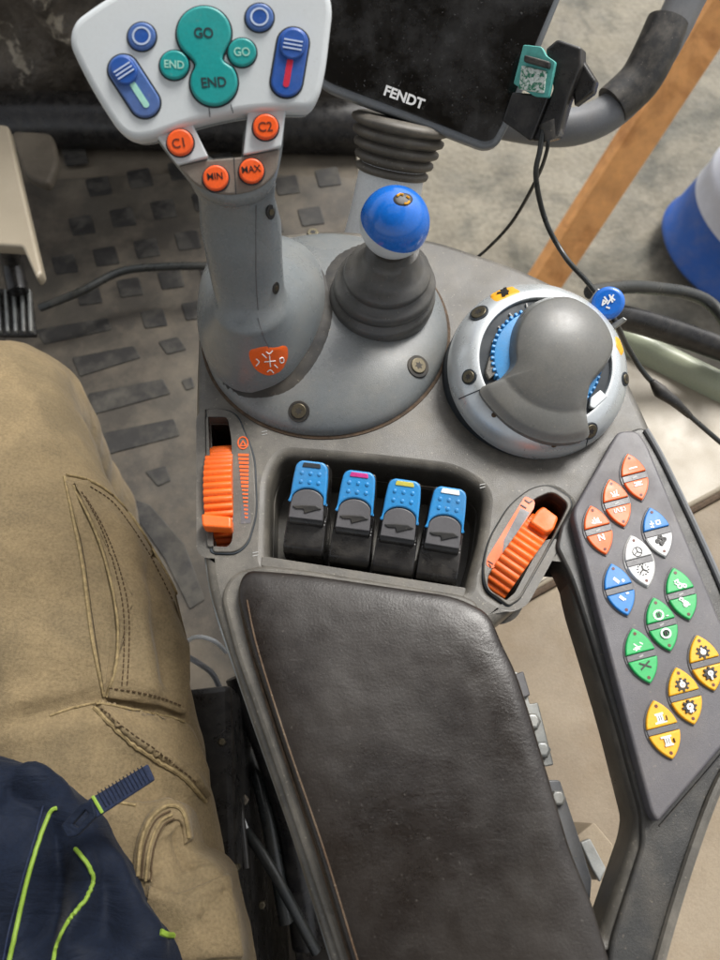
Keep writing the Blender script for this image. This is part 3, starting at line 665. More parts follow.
b = button(JN, 265.5, 129, 12.5, 'orbtn', .004, .003); part('lettering', text(JN, 'C2', 265, 130, 9, -3, .0071, .15), M['brownink'], b)
b = button(JN, 216, 179, 12.6, 'orbtn', .0045, .0008); part('lettering', text(JN, 'MIN', 215.5, 178, 6.6, -4, .0054, .05), M['blackink'], b)
b = button(JN, 251.5, 172, 12.3, 'orbtn', .0045, .0008); part('lettering', text(JN, 'MAX', 251, 171, 6.6, -6, .0054, .05), M['blackink'], b)
bad = rnd([(249, 350, 5), (262, 346.5), (287, 345, 5), (289, 355, 6), (283, 371, 8), (268, 377, 8), (255, 370, 8), (249, 358, 5)], 5)
part('skirt_gap_shade', decal(domeb, [((p.x - 262) * 1.03 + 265, (p.y - 325) * 1.02 + 329) for p in sk], .0011, 9), M['hole'], con)  # dark decal: shadow line around the skirt put into colour
bd = part('function_badge', decal(jbv, bad, .0006), M['b_red'], joy)
def on(lines, r, b_=jbv, off=.0009):
    return join(*[tube(project(b_, cr(L_, 3, False), off), r, 5, sm=1) for L_ in lines])
part('symbol', on([[(256, 358), (259, 361), (256, 365)], [(264, 361), (275, 360)], [(269, 355), (270, 366)], [(266, 351), (269, 353), (272, 350)], [(267, 371), (270, 369), (273, 372)], [(279, 358), (282, 357), (283, 361), (280, 362), (279, 358)], [(262, 353), (266, 357)], [(274, 364), (277, 367)]], .00045), M['whiteink'], bd)

# ------------------------------------------------------------------ blue ball lever
bc = PZ(394.5, 223, Z0 + .100)
lev = thing('gear_lever', 'short lever with glossy blue ball knob rising from black rubber boot beside the joystick', 'lever', Vector((bc.x - .004, bc.y - .004, Z0 + .025)))
bp = PZ(381, 304, Z0 + .017)
prof = [(.0380, 0), (.0392, .006), (.0392, .011), (.0378, .0145), (.0345, .0165), (.0345, .018), (.0368, .0195), (.0368, .0240), (.0350, .0275), (.0300, .0300), (.0300, .032), (.0312, .034), (.0300, .0375), (.0255, .0400), (.0225, .044), (.0195, .051), (.0180, .058)]
ax = (bc - Vector((0, 0, .02)) - bp).normalized()
f0 = Fr(bp, (0, 0, 1)); rsx = []
for r_, h_ in prof:
    t = h_ / .058; c = bp + Vector((0, 0, h_)) + Vector((bc.x - bp.x, bc.y - bp.y + .002, 0)) * t ** 1.2
    rsx.append([c + Vector((r_ * math.cos(2 * math.pi * j / 64), r_ * math.sin(2 * math.pi * j / 64), 0)) for j in range(64)])
part('rubber_boot', rings(rsx, sharp=80), M['boot'], lev)
well_me = decal(domeb, [(378 + 54 * math.cos(t), 282 + 40 * math.sin(t)) for t in [2 * math.pi * k / 48 for k in range(48)]], .0008)
part('boot_well_shade', well_me, M['hole'], con)  # dark patch on the dome, painted-in shade of the boot opening
part('shaft', tube([bp + Vector((.004, .002, .05)), bc - Vector((0, 0, .012))], .0125, 24, sm=1), M['rubber'], lev)
def ballmesh(c, r, v0, v1, nx=48, ny=24, sq=1.0, ax=Vector((0, 0, 1))):
    f = Fr(c, ax); out = []
    for i in range(ny + 1):
        t = v0 + (v1 - v0) * i / ny; out.append([f.w(r * math.cos(t) * math.cos(2 * math.pi * j / nx), r * math.cos(t) * math.sin(2 * math.pi * j / nx), r * sq * math.sin(t)) for j in range(nx)])
    return rings(out, sharp=70)
tilt = Vector((.34, -.02, 1)).normalized()
part('knob', ballmesh(bc, .0228, -.06, 1.45, ax=tilt), M['ball'], lev)
part('knob_collar', ballmesh(bc, .0226, -1.15, -.05, ax=tilt), M['white'], lev)
kb = ballmesh(bc, .0227, -.3, 1.5, ax=tilt); kbv = bvh(kb)
pl_ = part('pictogram_plate', decal(kbv, [(403 + 10.5 * math.cos(t), 199.5 + 7 * math.sin(t)) for t in [2 * math.pi * k / 24 for k in range(24)]], .0004), M['blackink'], lev)
part('symbol', on([[(397, 197), (400, 195), (403, 196)], [(404, 204), (407, 204), (409, 202)], [(406, 197), (409, 199)]], .0007, kbv, .0008), M['yellowlab'], pl_)

# ------------------------------------------------------------------ rotary dial
DZ = Z0
dl = thing('rotary_dial', 'round silver ringed dial with grey domed palm grip at the upper right of the console', 'dial', PZ(538, 374, DZ))
dcn = PZ(537.5, 370, DZ + .019)
DN = Vector((.06, -.26, 1)).normalized()
DFr = Fr(dcn, DN)
part('base_collar', lathe(dcn, DN, [(.0648, -.05), (.0648, -.004), (.064, -.001)], 96), M['gap'], dl)
rgm = lathe(dcn, DN, [(.0645, -.045), (.0646, .0005), (.0635, .0055), (.0590, .0120), (.0535, .0168), (.0480, .0193), (.0466, .0190), (.0460, .0175), (.0460, .008)], 160, cap0=False, cap1=False)
rgv = bvh(rgm)
part('silver_ring', rgm, M['silver'], dl)
DT = Fr(dcn + DN * .0193, DN)
part('scale_ring', lathe(dcn, DN, [(.0461, .008), (.0461, .0165), (.034, .0178), (.034, .008)], 96, cap0=False, cap1=False), M['gap'], dl)
part('blue_core', lathe(dcn, DN, [(.0375, .008), (.0375, .0200), (.0365, .0218), (.028, .0232)], 96, cap0=False), M['bblue'], dl)
bluebump = []
for k in range(56):
    t = 2 * math.pi * k / 56; c_ = DFr.w(.0375 * math.cos(t), .0375 * math.sin(t), .0188); bluebump.append(box(c_, .0026, .0022, .006, Matrix.Rotation(t, 3, 'Z'), .0006))
part('grip_ribs', join(*bluebump), M['bblue'], dl)
go_px = cr([(480, 390), (497, 380), (508, 368), (508, 350), (512, 329), (526, 308), (548, 298), (572, 298), (595, 312), (609, 332), (612, 350), (603, 369), (589, 386), (586, 398), (587, 418), (588, 437), (566, 443), (543, 441), (515, 429), (494, 411)], 5)
GFR = Fr(dcn + DN * .0205, DN)
gp = pxs(GFR, [(p.x, p.y) for p in go_px]); cgu = Vector(GFR.pix(557, 353))
dirw = (Vector(GFR.pix(535, 432)) - cgu).normalized()
def gh(p, t, z):
    d = (p - cgu); r_ = d.length / .044; sd_ = d.length / .078
    ball = .0245 * max(0, 1 - min(1, r_) ** 2.1) ** .62
    wedge = .0125 * (1 - t ** 4) ** .6 if t < 1 else 0
    k = 130.0
    base_ = math.log(math.exp(k * ball) + math.exp(k * wedge)) / k - math.log(2) / k
    return base_ * min(1, (1 - t) * 10) ** .5
part('palm_grip', pillow(GFR, resample(gp, .0025), .03, 2, 40, -.012, 1.5, gh), M['dial'], dl)
def ringfr(px, py):
    h_ = hit(rgv, px, py); l, nn, i_, d = rgv.find_nearest(h_); return Fr(h_, nn if nn.dot(CAM - h_) > 0 else -nn)
for (x, y) in ((475, 309), (469, 377), (590, 431), (625, 379)):
    x, y = (479, 313) if x == 475 else (x, y); f = ringfr(x, y); b_ = x < 600
    part('screw_well', disc(f, x, y, 7.5 if b_ else 4.5, -.006, .0006, .0003), M['gap'], dl); screw(x, y, 6.0 if b_ else 3.2, f, dl, .0002)
yl = part('amber_label', decal(rgv, resample([(p.x, p.y) for p in rnd([(486, 294, 3), (512, 286, 3), (521, 292, 3), (496, 302, 3)], 3)], 2), .0005), M['yellowlab'], dl)
f = ringfr(503, 294)
part('symbol', prib(f, [[(502, 291), (504, 297)], [(498, 294), (508, 292)], [(505, 289), (507, 295)]], 2.2, .0004, .001), M['blackink'], yl)
part('amber_label', decal(rgv, resample([(p.x, p.y) for p in rnd([(615, 336, 2), (619, 338, 3), (624, 352, 3), (621, 356, 2), (616, 346)], 2)], 1.5), .0005), M['yellowlab'], dl)
for a_, b_ in (((499, 326), (502, 329)), ((510, 313), (513, 316)), ((493, 341), (496, 342)), ((527, 303), (528, 308))): part('scale_mark', prib(DT, [[a_, b_]], 1.4, -.004, -.0008), M['greyprint'], dl)
for L_ in ([(459, 399), (470, 394), (482, 389)], [(584, 453), (586, 446), (588, 438)]): part('ring_seam', tube(project(rgv, cr(L_, 4, False), .0001), .0004, 5, sm=1), M['gap'], dl)
part('index_tab', pplate(DT, rnd([(489, 357, 2), (496, 353, 2), (500, 370, 2), (489, 380, 2), (485, 372, 3)], 2), -.006, .001, .0006), M['console'], dl)
part('index_tab', pplate(DT, rnd([(590, 398, 2), (600, 390, 2), (607, 397, 2), (594, 409, 2), (589, 407)], 2), -.006, .001, .0006), M['silver'], dl)
for (x, y) in ((494, 413), (554, 443)): part('index_notch', disc(ringfr(x, y + 2), x, y + 2, 2.5, -.004, .0006, .0002), M['rust'], dl)
# blue push knob in clamp
kc = PZ(608, 303, Z0 + .034)
kn = thing('push_knob', 'small blue round knob with white icon clipped on the far rim of the dial', 'knob', PZ(606, 306, Z0 + .012))
KN = Fr(kc, -ray(608, 303).normalized() + Vector((0, 0, .3)))
part('knob_cap', disc(KN, 608, 303, 16.5, -.012, .004, .003), M['ball'], kn)
part('symbol', prib(KN, [[(602, 306), (606, 303), (603, 301), (602, 306)], [(607, 305), (613, 296)], [(604, 298), (607, 302)], [(612, 299), (614, 301)], [(609, 296), (612, 303)], [(606, 308), (609, 309)]], 1.6, .0035, .0045), M['whiteink'], kn)
part('clamp_arm', pplate(KN, rnd([(586, 304), (598, 287), (604, 290), (592, 310)], 1), -.016, -.004, .0008), M['steel'], kn)
part('clamp_arm', pplate(KN, rnd([(607, 326), (624, 316), (628, 319), (611, 331)], 1), -.016, -.004, .0008), M['steel'], kn)
part('stem', tube([kc, PZ(602, 312, Z0 - .004)], .006, 16, sm=1), M['black'], kn)

# ------------------------------------------------------------------ four rocker levers
def lever_meshes(mark):
    W2 = .0122
    def side(pf, w2, bev): # profile (y,z) extruded along x
        f = Fr((0, 0, 0), (1, 0, 0), (0, 1, 0)); return prism(f, [(y, z) for y, z in pf], -w2, w2, bev)
    body = join(side(rnd([(0, -.052), (0, .002, .002), (.003, .006, .002), (.0195, .0105, .002), (.0215, .0085, .001), (.032, .010), (.034, -.052)], .001), W2 + .0012, .0012))
    step = side(rnd([(.017, -.01), (.017, .0125, .002), (.020, .0150, .002), (.032, .0210, .002), (.040, .022), (.040, -.01)], .001), W2 - .0005, .0015)
    cf = Fr((0, .029, .0205), Vector((0, -.34, 1)), Vector((1, 0, 0)))
    co_ = [(-.0116, .000), (-.0113, .016), (-.0104, .0245), (-.0075, .0275), (.0075, .0275), (.0104, .0245), (.0113, .016), (.0116, .000)]
    archp = [(.0108 * math.cos(t), .0015 + .008 * math.sin(t)) for t in [math.pi * k / 12 for k in range(13)]]
    cap = prism(cf, rnd([(-.0120, -.001, .001)] + [(x, y, .003) for x, y in co_[1:-1]] + [(.0120, -.001, .001)] + [(x, y, .0005) for x, y in archp], .001), -.006, .0025, .0012)
    arch = prism(cf, [(x * .99, y - .0006) for x, y in archp] + [(-.0112, -.0105), (.0112, -.0105)], -.008, .0018, .0006)
    skirt = prism(cf, rnd([(-.0126, -.008), (-.0118, .0168), (-.0105, .0275), (.0105, .0275), (.0118, .0168), (.0126, -.008)], .002), -.030, -.0055, .001)
    dots = []
    for r_ in range(2):
        for c_ in range(3): dots.append(lathe(cf.w((c_ - 1) * .0058, .0135 + r_ * .0058, .0024), cf.N, [(.0014, 0), (.0012, .0006), (.0006, .0009)], 12))
    mk_ = prism(cf, rnd([(-.0062, .0232), (.0062, .0232), (.0055, .0262), (-.0055, .0262)], .0008), .001, .0031, .0003)
    tear = prism(cf, rnd([(-.0095, -.003), (-.003, -.0018), (.006, -.0012), (.0098, -.003), (.004, -.0052), (-.001, -.0072), (-.002, -.0044), (-.007, -.0048)], .0006), -.002, .0026, .0005)
    return dict(body=body, lever_arm=step, cap=cap, arch_plate=arch, skirt=skirt, dots=join(*dots), mark=mk_, torn_film=tear)
lab = ['dark', 'magenta', 'yellow', 'white']; mm_ = ['gap', 'magenta', 'yell', 'whiteink']
spots = [(303, 555), (348.5, 565), (392, 574), (435.5, 582)]
order = ['leftmost of the four', 'second from the left', 'third from the left', 'rightmost in the row']
proto = None
for i, (x, y) in enumerate(spots):
    loc = PZ(x, y, Z0 - .003)
    lb = 'black rocker lever with blue tip and %s stripe, %s' % (lab[i], order[i])
    if i == 0:
        r = thing('rocker_lever', lb, 'lever', (0, 0, 0), 'blue tipped levers in the recess')
        ms = lever_meshes(0)
        part('body', ms['body'], M['black'], r); part('lever_arm', ms['lever_arm'], M['black'], r); part('arch_plate', ms['arch_plate'], M['strip'], r); part('skirt', ms['skirt'], M['black'], r)
        c = part('cap', ms['cap'], M['bblue'], r); part('grip_dots', ms['dots'], M['bblue'], c); part('stripe', ms['mark'], M[mm_[0]], c); part('torn_film', ms['torn_film'], M['hole'], r)
        proto = r
    else:
        r = proto.copy(); S.collection.objects.link(r); r['label'] = lb
        for ch in proto.children:
            c = ch.copy(); S.collection.objects.link(c); c.parent = r
            for g_ in ch.children:
                d = g_.copy(); S.collection.objects.link(d); d.parent = c
                if d.name.startswith('stripe'): d.data = d.data.copy(); d.data.materials[0] = M[mm_[i]]
    r.location = loc; r.rotation_euler = (0, 0, R([-7, -8, -9, -10][i]))

# ------------------------------------------------------------------ orange thumb wheels
def wheel(name, label, a_px, b_px, wpx, teeth, rad, prot, tabpx, tabn):
    A = PZ(*a_px, Z0); B = PZ(*b_px, Z0); mid = (A + B) / 2; d = (B - A).normalized(); axd = Vector((d.y, -d.x, 0))
    c = mid + Vector((0, 0, prot - rad)); half = wpx * .5 * KF.scale(*a_px)
    t = thing(name, label, 'thumbwheel', mid); f = Fr(c, axd, d); pts = []
    for k in range(teeth * 4):
        th = 2 * math.pi * k / (teeth * 4); rr = rad - (0, .0003, .0017, .0005)[k % 4]; pts.append((rr * math.cos(th), rr * math.sin(th)))
    part('wheel_rim', prism(f, pts, -half, half, .0006, res=1), M['orange'], t)
    tb = pplate(KF.up(prot), rnd(tabpx, 3), -.008, tabn, .0015, res=3)
    part('finger_tab', tb, M['orange'], t)
wheel('thumbwheel', 'orange ribbed thumbwheel set upright in the slot at the left edge', (219.5, 434), (219.5, 543), 25, 54, .0450, .0095, [(202, 515), (232, 518), (232, 530), (203, 528)], .003)
wheel('thumbwheel', 'orange ribbed thumbwheel set at a slant beside the open frame', (543, 520), (497, 585), 25, 46, .0400, .0080, [(537, 511), (543, 507), (558, 518), (553, 531), (545, 534), (529, 523)], .002)

# ------------------------------------------------------------------ display terminal
MO = PDp(440, 60, .56)
MF = Fr(MO, -ray(440, 60).normalized() * .9 + Vector((0, 0, .22)))
ter = thing('display_terminal', 'black touchscreen terminal on a ribbed rubber neck and pale stalk behind the console', 'display', PDp(378, 262, .66))
bz = rnd([(305, -70, 6), (314, 66), (317, 84, 6), (330, 92), (400, 118), (484, 150, 8), (497, 147, 8), (508, 128, 6), (560, 0), (590, -75, 6)], 8)
part('casing', prism(MF, pxs(MF, bz), -.022, 0, .003, res=3), M['bezel'], ter)
gl = rnd([(311, -64, 4), (319, 60), (322, 78, 6), (332, 84), (402, 110), (484, 142, 6), (494, 139, 5), (503, 122, 6), (554, 0), (582, -70, 4)], 8)
sg = part('screen', prism(MF, pxs(MF, gl), -.004, .0012, .0005), M['glass'], ter)
part('lettering', text(MF, 'FENDT', 404, 98, 9.5, 20.5, .0014, .45, .0, 1.08), M['whiteink'], sg)
# bellows neck
a = PDp(402, 118, .60); b = PDp(391, 176, .625); c = PDp(374, 270, .665)
ax_ = (b - a); Ln = ax_.length; ax_.normalize(); pr = [(.036, 0)]
nrib = 5
for k in range(nrib):
    r1 = .0425 - (.0125) * k / nrib; h0 = Ln * k / nrib; dh = Ln / nrib
    pr += [(r1 - .004, h0 + dh * .08), (r1, h0 + dh * .3), (r1 + .0005, h0 + dh * .5), (r1 - .0005, h0 + dh * .75), (r1 - .0045, h0 + dh * .95)]
part('rubber_bellows', lathe(a, ax_, pr, 64, sharp=80), M['bellow'], ter)
part('stalk', tube([b - ax_ * .01, b.lerp(c, .4), c, c + (c - b) * .8], [.0285, .031, .036, .040], 40, sm=4), M['white2'], ter)

# ------------------------------------------------------------------ receiver gadget
GO_ = PDp(535, 95, .54)
GF = Fr(GO_, -ray(535, 95).normalized() + Vector((-.35, 0, .15)))
gd = thing('receiver_module', 'black electronic module with teal card taped to the edge of the screen', 'electronic module', PDp(535, 100, .545))
part('case', pplate(GF, rnd([(503, 120), (514, 92), (556, 97), (572, 62), (560, 98), (530, 142)], 3) if False else rnd([(502, 121, 3), (512, 92, 2), (549, 95, 2), (531, 142, 4)], 3), -.012, 0, .0015), M['black'], gd)
part('back_case', pplate(GF, rnd([(530, 140), (552, 88), (544, 48), (556, 38), (580, 46), (580, 64), (566, 100), (556, 137), (542, 141)], 3), -.024, -.004, .002), M['black'], gd)
tc_ = part('card', pplate(GF, rnd([(514, 84), (524, 45), (542, 47), (547, 56), (556, 62), (549, 98), (536, 97)], 2), -.004, .002, .0006), M['tealpcb'], gd)
part('chip', pplate(GF, rnd([(523, 66), (548, 72), (545, 94), (520, 90)], 2), .0, .0045, .0006), M['pale'], tc_)
part('clip', pplate(GF, rnd([(527, 56), (552, 63), (551, 70), (526, 63)], 2), .0, .0075, .001), M['rubber'], gd)
part('tape', tube([GF.w(*GF.pix(545, 120), -.01), GF.w(*GF.pix(549, 138), -.012)], .009, 12, sm=1), M['rubber'], gd)
part('plug', pplate(GF, rnd([(566, 60), (577, 54), (592, 78), (589, 90), (570, 104)], 2), -.03, -.014, .002), M['black'], gd)
# cables
def cable(name, label, pts, r, m='railblk'):
    P = [PDp(*p) for p in pts]; o = part(name, tube(P, r, 10), M[m]); tag(o, label, 'cable'); return o
cable('cable', 'thin black cable running from the module down behind the console', [(548, 128, .55), (547, 150, .56), (536, 180, .60), (512, 222, .66), (486, 250, .70), (470, 262, .72)], .0016)
cb = thing('cable', 'long black cable draped past the dial with a taped joint', 'cable', PDp(545, 135, .55))
part('wire', tube([PDp(*p) for p in [(543, 130, .55), (540, 150, .555), (536, 178, .57), (546, 222, .60), (566, 258, .60), (590, 285, .56), (612, 316, .53), (628, 348, .56), (650, 380, .58), (690, 416, .60), (735, 455, .62)]], .0022, 10), M['railblk'], cb)
part('tape_wrap', tube([PDp(*p) for p in [(652, 381, .579), (660, 391, .582), (668, 397, .583), (676, 403, .585), (690, 416, .595)]], [.0024, .0058, .0048, .0042, .0026], 10, sm=4), M['rubber'], cb)

# ------------------------------------------------------------------ handrail
hr = thing('grab_rail', 'curved grey handrail with a black textured grip behind the screen', 'handrail', PDp(570, 128, .78))
hp = [(712, -40, .74), (690, -8, .75), (672, 28, .76), (650, 66, .77), (622, 102, .78), (590, 122, .785), (555, 128, .79), (500, 120, .80)]
part('rail', tube([PDp(*p) for p in hp], .0200, 24), M['railgrey'], hr)
part('grip', tube([PDp(*p) for p in [(668, 22, .755), (655, 52, .762), (638, 82, .772), (612, 106, .778)]], [.0225, .0232, .0232, .0225], 24), M['rubber'], hr)

# ------------------------------------------------------------------ timber, barrel, door bits
a = PZ(500, 350, -1.15); b = PDp(745, -30, 2.0); d = (b - a); ln = d.length
q = d.to_track_quat('Z', 'X').to_matrix()
tm = box((a + b) / 2, .085, .105, ln, q @ Matrix.Rotation(R(40), 3, 'Z'), .004)
tag(part('timber_beam', tm, M['wood']), 'long orange brown timber beam leaning outside across the grey concrete', 'timber beam')
bx_ = 1.55; by_ = 2.10
br = thing('barrel', 'blue drum with a white wraparound label standing on the concrete outside', 'barrel', (bx_, by_, -1.2))
prb = [(.30, 0), (.31, .01), (.31, .03), (.30, .045), (.30, .28), (.308, .29), (.308, .31), (.30, .32), (.30, .58), (.308, .59), (.308, .61), (.30, .62), (.30, .86), (.31, .87), (.31, .90), (.29, .90), (.285, .88)]
part('drum', lathe((bx_, by_, -1.2), (0, 0, 1), prb, 64), M['barrel'], br)
lbm = lathe((bx_, by_, -1.2), (0, 0, 1), [(.3015, .20), (.3035, .20), (.3035, .27), (.3110, .285), (.311, .315), (.3035, .33), (.3035, .62), (.3015, .62)], 64)
lb_ = part('paper_label', lbm, M['label'], br)
pk = []
for z_, h_ in ((.42, .08), (.36, .03)):
    for a0 in (198, 206, 217):
        t0, t1 = R(a0), R(a0 + 6.5); pk.append(mk([(bx_ + .3045 * math.cos(t), by_ + .3045 * math.sin(t), -1.2 + zz) for t, zz in ((t0, z_), (t1, z_), (t1, z_ + h_), (t0, z_ + h_))], [(0, 1, 2, 3)], False))
part('print', join(*pk), M['pink'], lb_)
br.rotation_euler = (0, R(16), 0); br.location.x -= .02
# right hand cab panel and door edge
DPz = .32
DPF = ZF(DPz)
sp = thing('side_panel', 'beige glossy plastic side trim of the cab with a green edge right of the console', 'side trim', PZ(700, 420, DPz - .2))
spx = rnd([(590, 312, 4), (625, 333, 10), (662, 350), (720, 378), (800, 420), (960, 520, 4), (960, 366, 4), (700, 500), (560, 576), (470, 628), (470, 400, 4)], 8)
spx = rnd([(560, 300, 4), (622, 331, 10), (664, 350), (722, 378), (800, 415), (1000, 520, 4), (1000, 340), ], 5)
spo = [(470, 300), (590, 312), (625, 333), (662, 350), (720, 378), (800, 412), (900, 440), (900, 388), (720, 492), (560, 577), (470, 628)]
part('panel', pplate(DPF, rnd(spo, 4), -.3, 0, .006, res=3), M['beige'], sp)
part('green_edge', tube([PZ(x, y, DPz + .003) for x, y in [(600, 316), (625, 330), (662, 347), (720, 375), (800, 409), (900, 437)]], .0028, 8), M['green'], sp)
M['palegreen'] = mat('pale_green_paint', 'a4aa92', .35, var=.06, vs=8, dust=.15)
part('shoulder', tube([PZ(x, y, DPz - .004) for x, y in [(570, 322), (625, 346), (662, 364), (722, 394), (800, 432), (900, 462)]], .030, 20, ry=.018), M['palegreen'], sp)
fp = struct('side_floor', pplate(ZF(DPz - .004), [(440, 650), (560, 583), (720, 498), (960, 370), (960, 1200), (440, 1200)], -.3, 0, .004), M['sill'])
part('panel_groove', tube([PZ(x, y, DPz - .003) for x, y in [(470, 631), (560, 580), (720, 495), (900, 391)]], .004, 8), M['rust'], sp)
rl = thing('door_sill_rail', 'black tubular rail with a dark seal beneath it between the dial and the blue drum', 'rail', PDp(640, 300, .78))
part('tube', tube([PDp(*p) for p in [(590, 292, .72), (625, 287, .76), (660, 289, .80), (690, 294, .83), (712, 305, .84), (730, 330, .83), (745, 370, .8)]], .0075, 14), M['railblk'], rl)
part('door_seal', tube([PDp(*p) for p in [(598, 312, .78), (640, 322, .80), (690, 338, .82), (740, 356, .83), (800, 380, .84)]], .016, 14, ry=.012), M['black'], rl)
# steel brackets in the opening
bk = thing('steel_bracket', 'bright zinc bracket with two bolts just right of the armrest pad', 'bracket', PZ(535, 720, Z0 - .06))
BK = ZF(Z0 - .05)
part('plate', pplate(BK, rnd([(500, 668), (518, 672), (527, 690), (530, 704), (538, 702), (554, 765), (536, 768), (515, 700)], 2), -.004, 0, .0008), M['steel'], bk)
for (x, y) in ((531, 722), (541, 750)): part('bolt', disc(BK, x, y, 9, 0, .006, .002, 6), M['steel'], bk)
part('clip', pplate(BK, rnd([(512, 676), (522, 672), (529, 696), (520, 700)], 2), .0, .005, .001), M['strip'], bk)
b2 = thing('steel_bracket', 'dull grey bracket beside the armrest pad below the bright one', 'bracket', PZ(560, 800, Z0 - .06))
part('plate', pplate(BK, rnd([(535, 780), (560, 780), (580, 840), (592, 880), (590, 905), (570, 880)], 3), -.012, 0, .001), M['railgrey'], b2)
part('bolt', disc(BK, 557, 798, 8, 0, .005, .0015, 6), M['steel'], b2)
b3 = thing('metal_catch', 'small pale metal catch on the floor seen through the lower end of the opening', 'catch', PZ(600, 850, .40))
CK = ZF(.42)
part('plate', pplate(CK, rnd([(574, 838), (594, 822), (614, 846), (604, 880), (590, 880)], 3), -.09, 0, .001), M['sill'], b3)
part('hook', pplate(CK, rnd([(578, 842), (588, 838), (604, 868), (598, 882), (590, 868)], 2), .0, .006, .001), M['steel'], b3)

# ------------------------------------------------------------------ cab floor things
fm = thing('floor_mat', 'dirty brown rubber floor mat with dark raised bars and squares', 'floor mat', PZ(140, 400, 0))
MATF = ZF(.004)
sheet_me = (prism(Fr((0, 0, 0), (0, 0, 1)), rnd([(-1.0, .1), (.10, .1), (.10, 1.17), (-.3, 1.2), (-1.0, 1.15)], .03), .001, .012, .003))
TR = ZF(.012); trs = []
def quad(c): trs.append(prism(TR, pxs(TR, rnd(c, 2, 2)), -.003, .0022, .0015, res=1))
quad([(36, 330), (108, 318), (112, 330), (44, 345)]); quad([(72, 358), (134, 346), (141, 358), (80, 377)]); quad([(88, 394), (163, 379), (171, 394), (94, 415)]); quad([(100, 434), (174, 419), (180, 436), (108, 455)])
quad([(145, 472), (166, 466), (171, 481), (158, 487)]); quad([(158, 342), (178, 337), (187, 350), (167, 355)]); quad([(181, 381), (192, 377), (195, 388), (186, 391)])
sqs = [(105 + 41 * i_ + 24 * j_, 256 - 8 * i_ + 31 * j_) for i_ in range(-3, 7) for j_ in range(-4, 3)]
for (x, y) in [q for q in sqs if q[1] > 150 and q[1] < 332 and (q[0] > 62) and q[0] < 345 and not (q[1] > 315 and q[0] < 140)]:
    quad([(x - 13, y - 6), (x + 10, y - 10), (x + 15, y + 8), (x - 8, y + 11)])
quad([(120, 495), (150, 505), (185, 545), (205, 600), (190, 610), (165, 560)])
def join2(m1, m2):
    bm = bmesh.new(); bm.from_mesh(m1); n1_ = len(bm.faces); bm.from_mesh(m2); bm.faces.ensure_lookup_table()
    for f in bm.faces[n1_:]: f.material_index = 1
    me = bpy.data.meshes.new('j'); bm.to_mesh(me); bm.free(); return me
jm = join2(sheet_me, join(*trs)); mi_ = [p.material_index for p in jm.polygons]
o = part('sheet', jm, M['mat'], fm); o.data.materials.append(M['tread']); o.data.polygons.foreach_set('material_index', mi_)
# front wall of the cab behind the mat
fw = thing('front_bulkhead', 'dark muddy front bulkhead of the cab behind the white joystick head', 'bulkhead', PZ(120, 170, 0))
y0 = 1.23
def rough_sheet(x0, x1, yy, z0, z1, amp, nx=90, nz_=50, sc=9):
    V = []; Fc = []
    for i in range(nz_ + 1):
        for j in range(nx + 1):
            x = x0 + (x1 - x0) * j / nx; z = z0 + (z1 - z0) * i / nz_; V.append((x, yy - amp * NZ.noise(Vector((x * sc, z * sc, 1))) - amp * .5 * NZ.noise(Vector((x * sc * 3, z * sc * 3, 4))), z))
    n = nx + 1
    for i in range(nz_):
        for j in range(nx): Fc.append((i * n + j, i * n + j + 1, (i + 1) * n + j + 1, (i + 1) * n + j))
    b0 = len(V); V += [(x0, yy + .1, z0), (x1, yy + .1, z0), (x1, yy + .1, z1), (x0, yy + .1, z1)]; Fc.append((b0, b0 + 1, b0 + 2, b0 + 3))
    return mk(V, Fc, True, 60)
part('wall', rough_sheet(-1.8, .02, 1.42, 0, 1.2, .06), M['debris'], fw)
part('kick_strip', tube([(-1.7, 1.24, .02), (-1.0, 1.25, .03), (-.75, 1.30, .05), (-.2, 1.30, .04), (.05, 1.30, .03)], .055, 14), M['black'], fw)
# pedal at the left
pd = thing('brake_pedal', 'pedal with beige cover and ribbed metal foot plate left of the knee', 'pedal', PZ(20, 300, .05))
PF2 = ZF(.30)
part('cover', pplate(PF2, rnd([(-30, 120), (8, 125), (18, 170), (42, 272), (36, 278), (22, 246), (-10, 244), (-30, 240)], 3), -.02, 0, .004), M['beige'], pd)
part('side_cover', pplate(ZF(.2), rnd([(10, 130), (52, 132), (58, 160), (48, 185), (24, 175)], 8), -.02, 0, .006), M['floor'], pd)
part('arm', tube([PZ(8, 235, .28), PZ(12, 262, .22), PZ(18, 292, .2)], .016, 14, sm=3), M['black'], pd)
part('foot_plate', pplate(ZF(.18), rnd([(-6, 288), (30, 290), (36, 335), (-4, 335)], 3), -.008, 0, .001), M['black'], pd)
part('tread_ribs', join(*[pplate(ZF(.18), rnd([(x, 292), (x + 3, 292), (x + 5, 334), (x + 2, 334)], 1), 0, .008, .001) for x in (-2, 6, 14, 22, 29)]), M['steel'], pd)
cable('floor_cable', 'black hose lying over the floor mat between pedal and joystick', [(40, 308, 1.22), (80, 292, 1.22), (120, 272, 1.24), (160, 267, 1.25), (210, 266, 1.25)], .007)
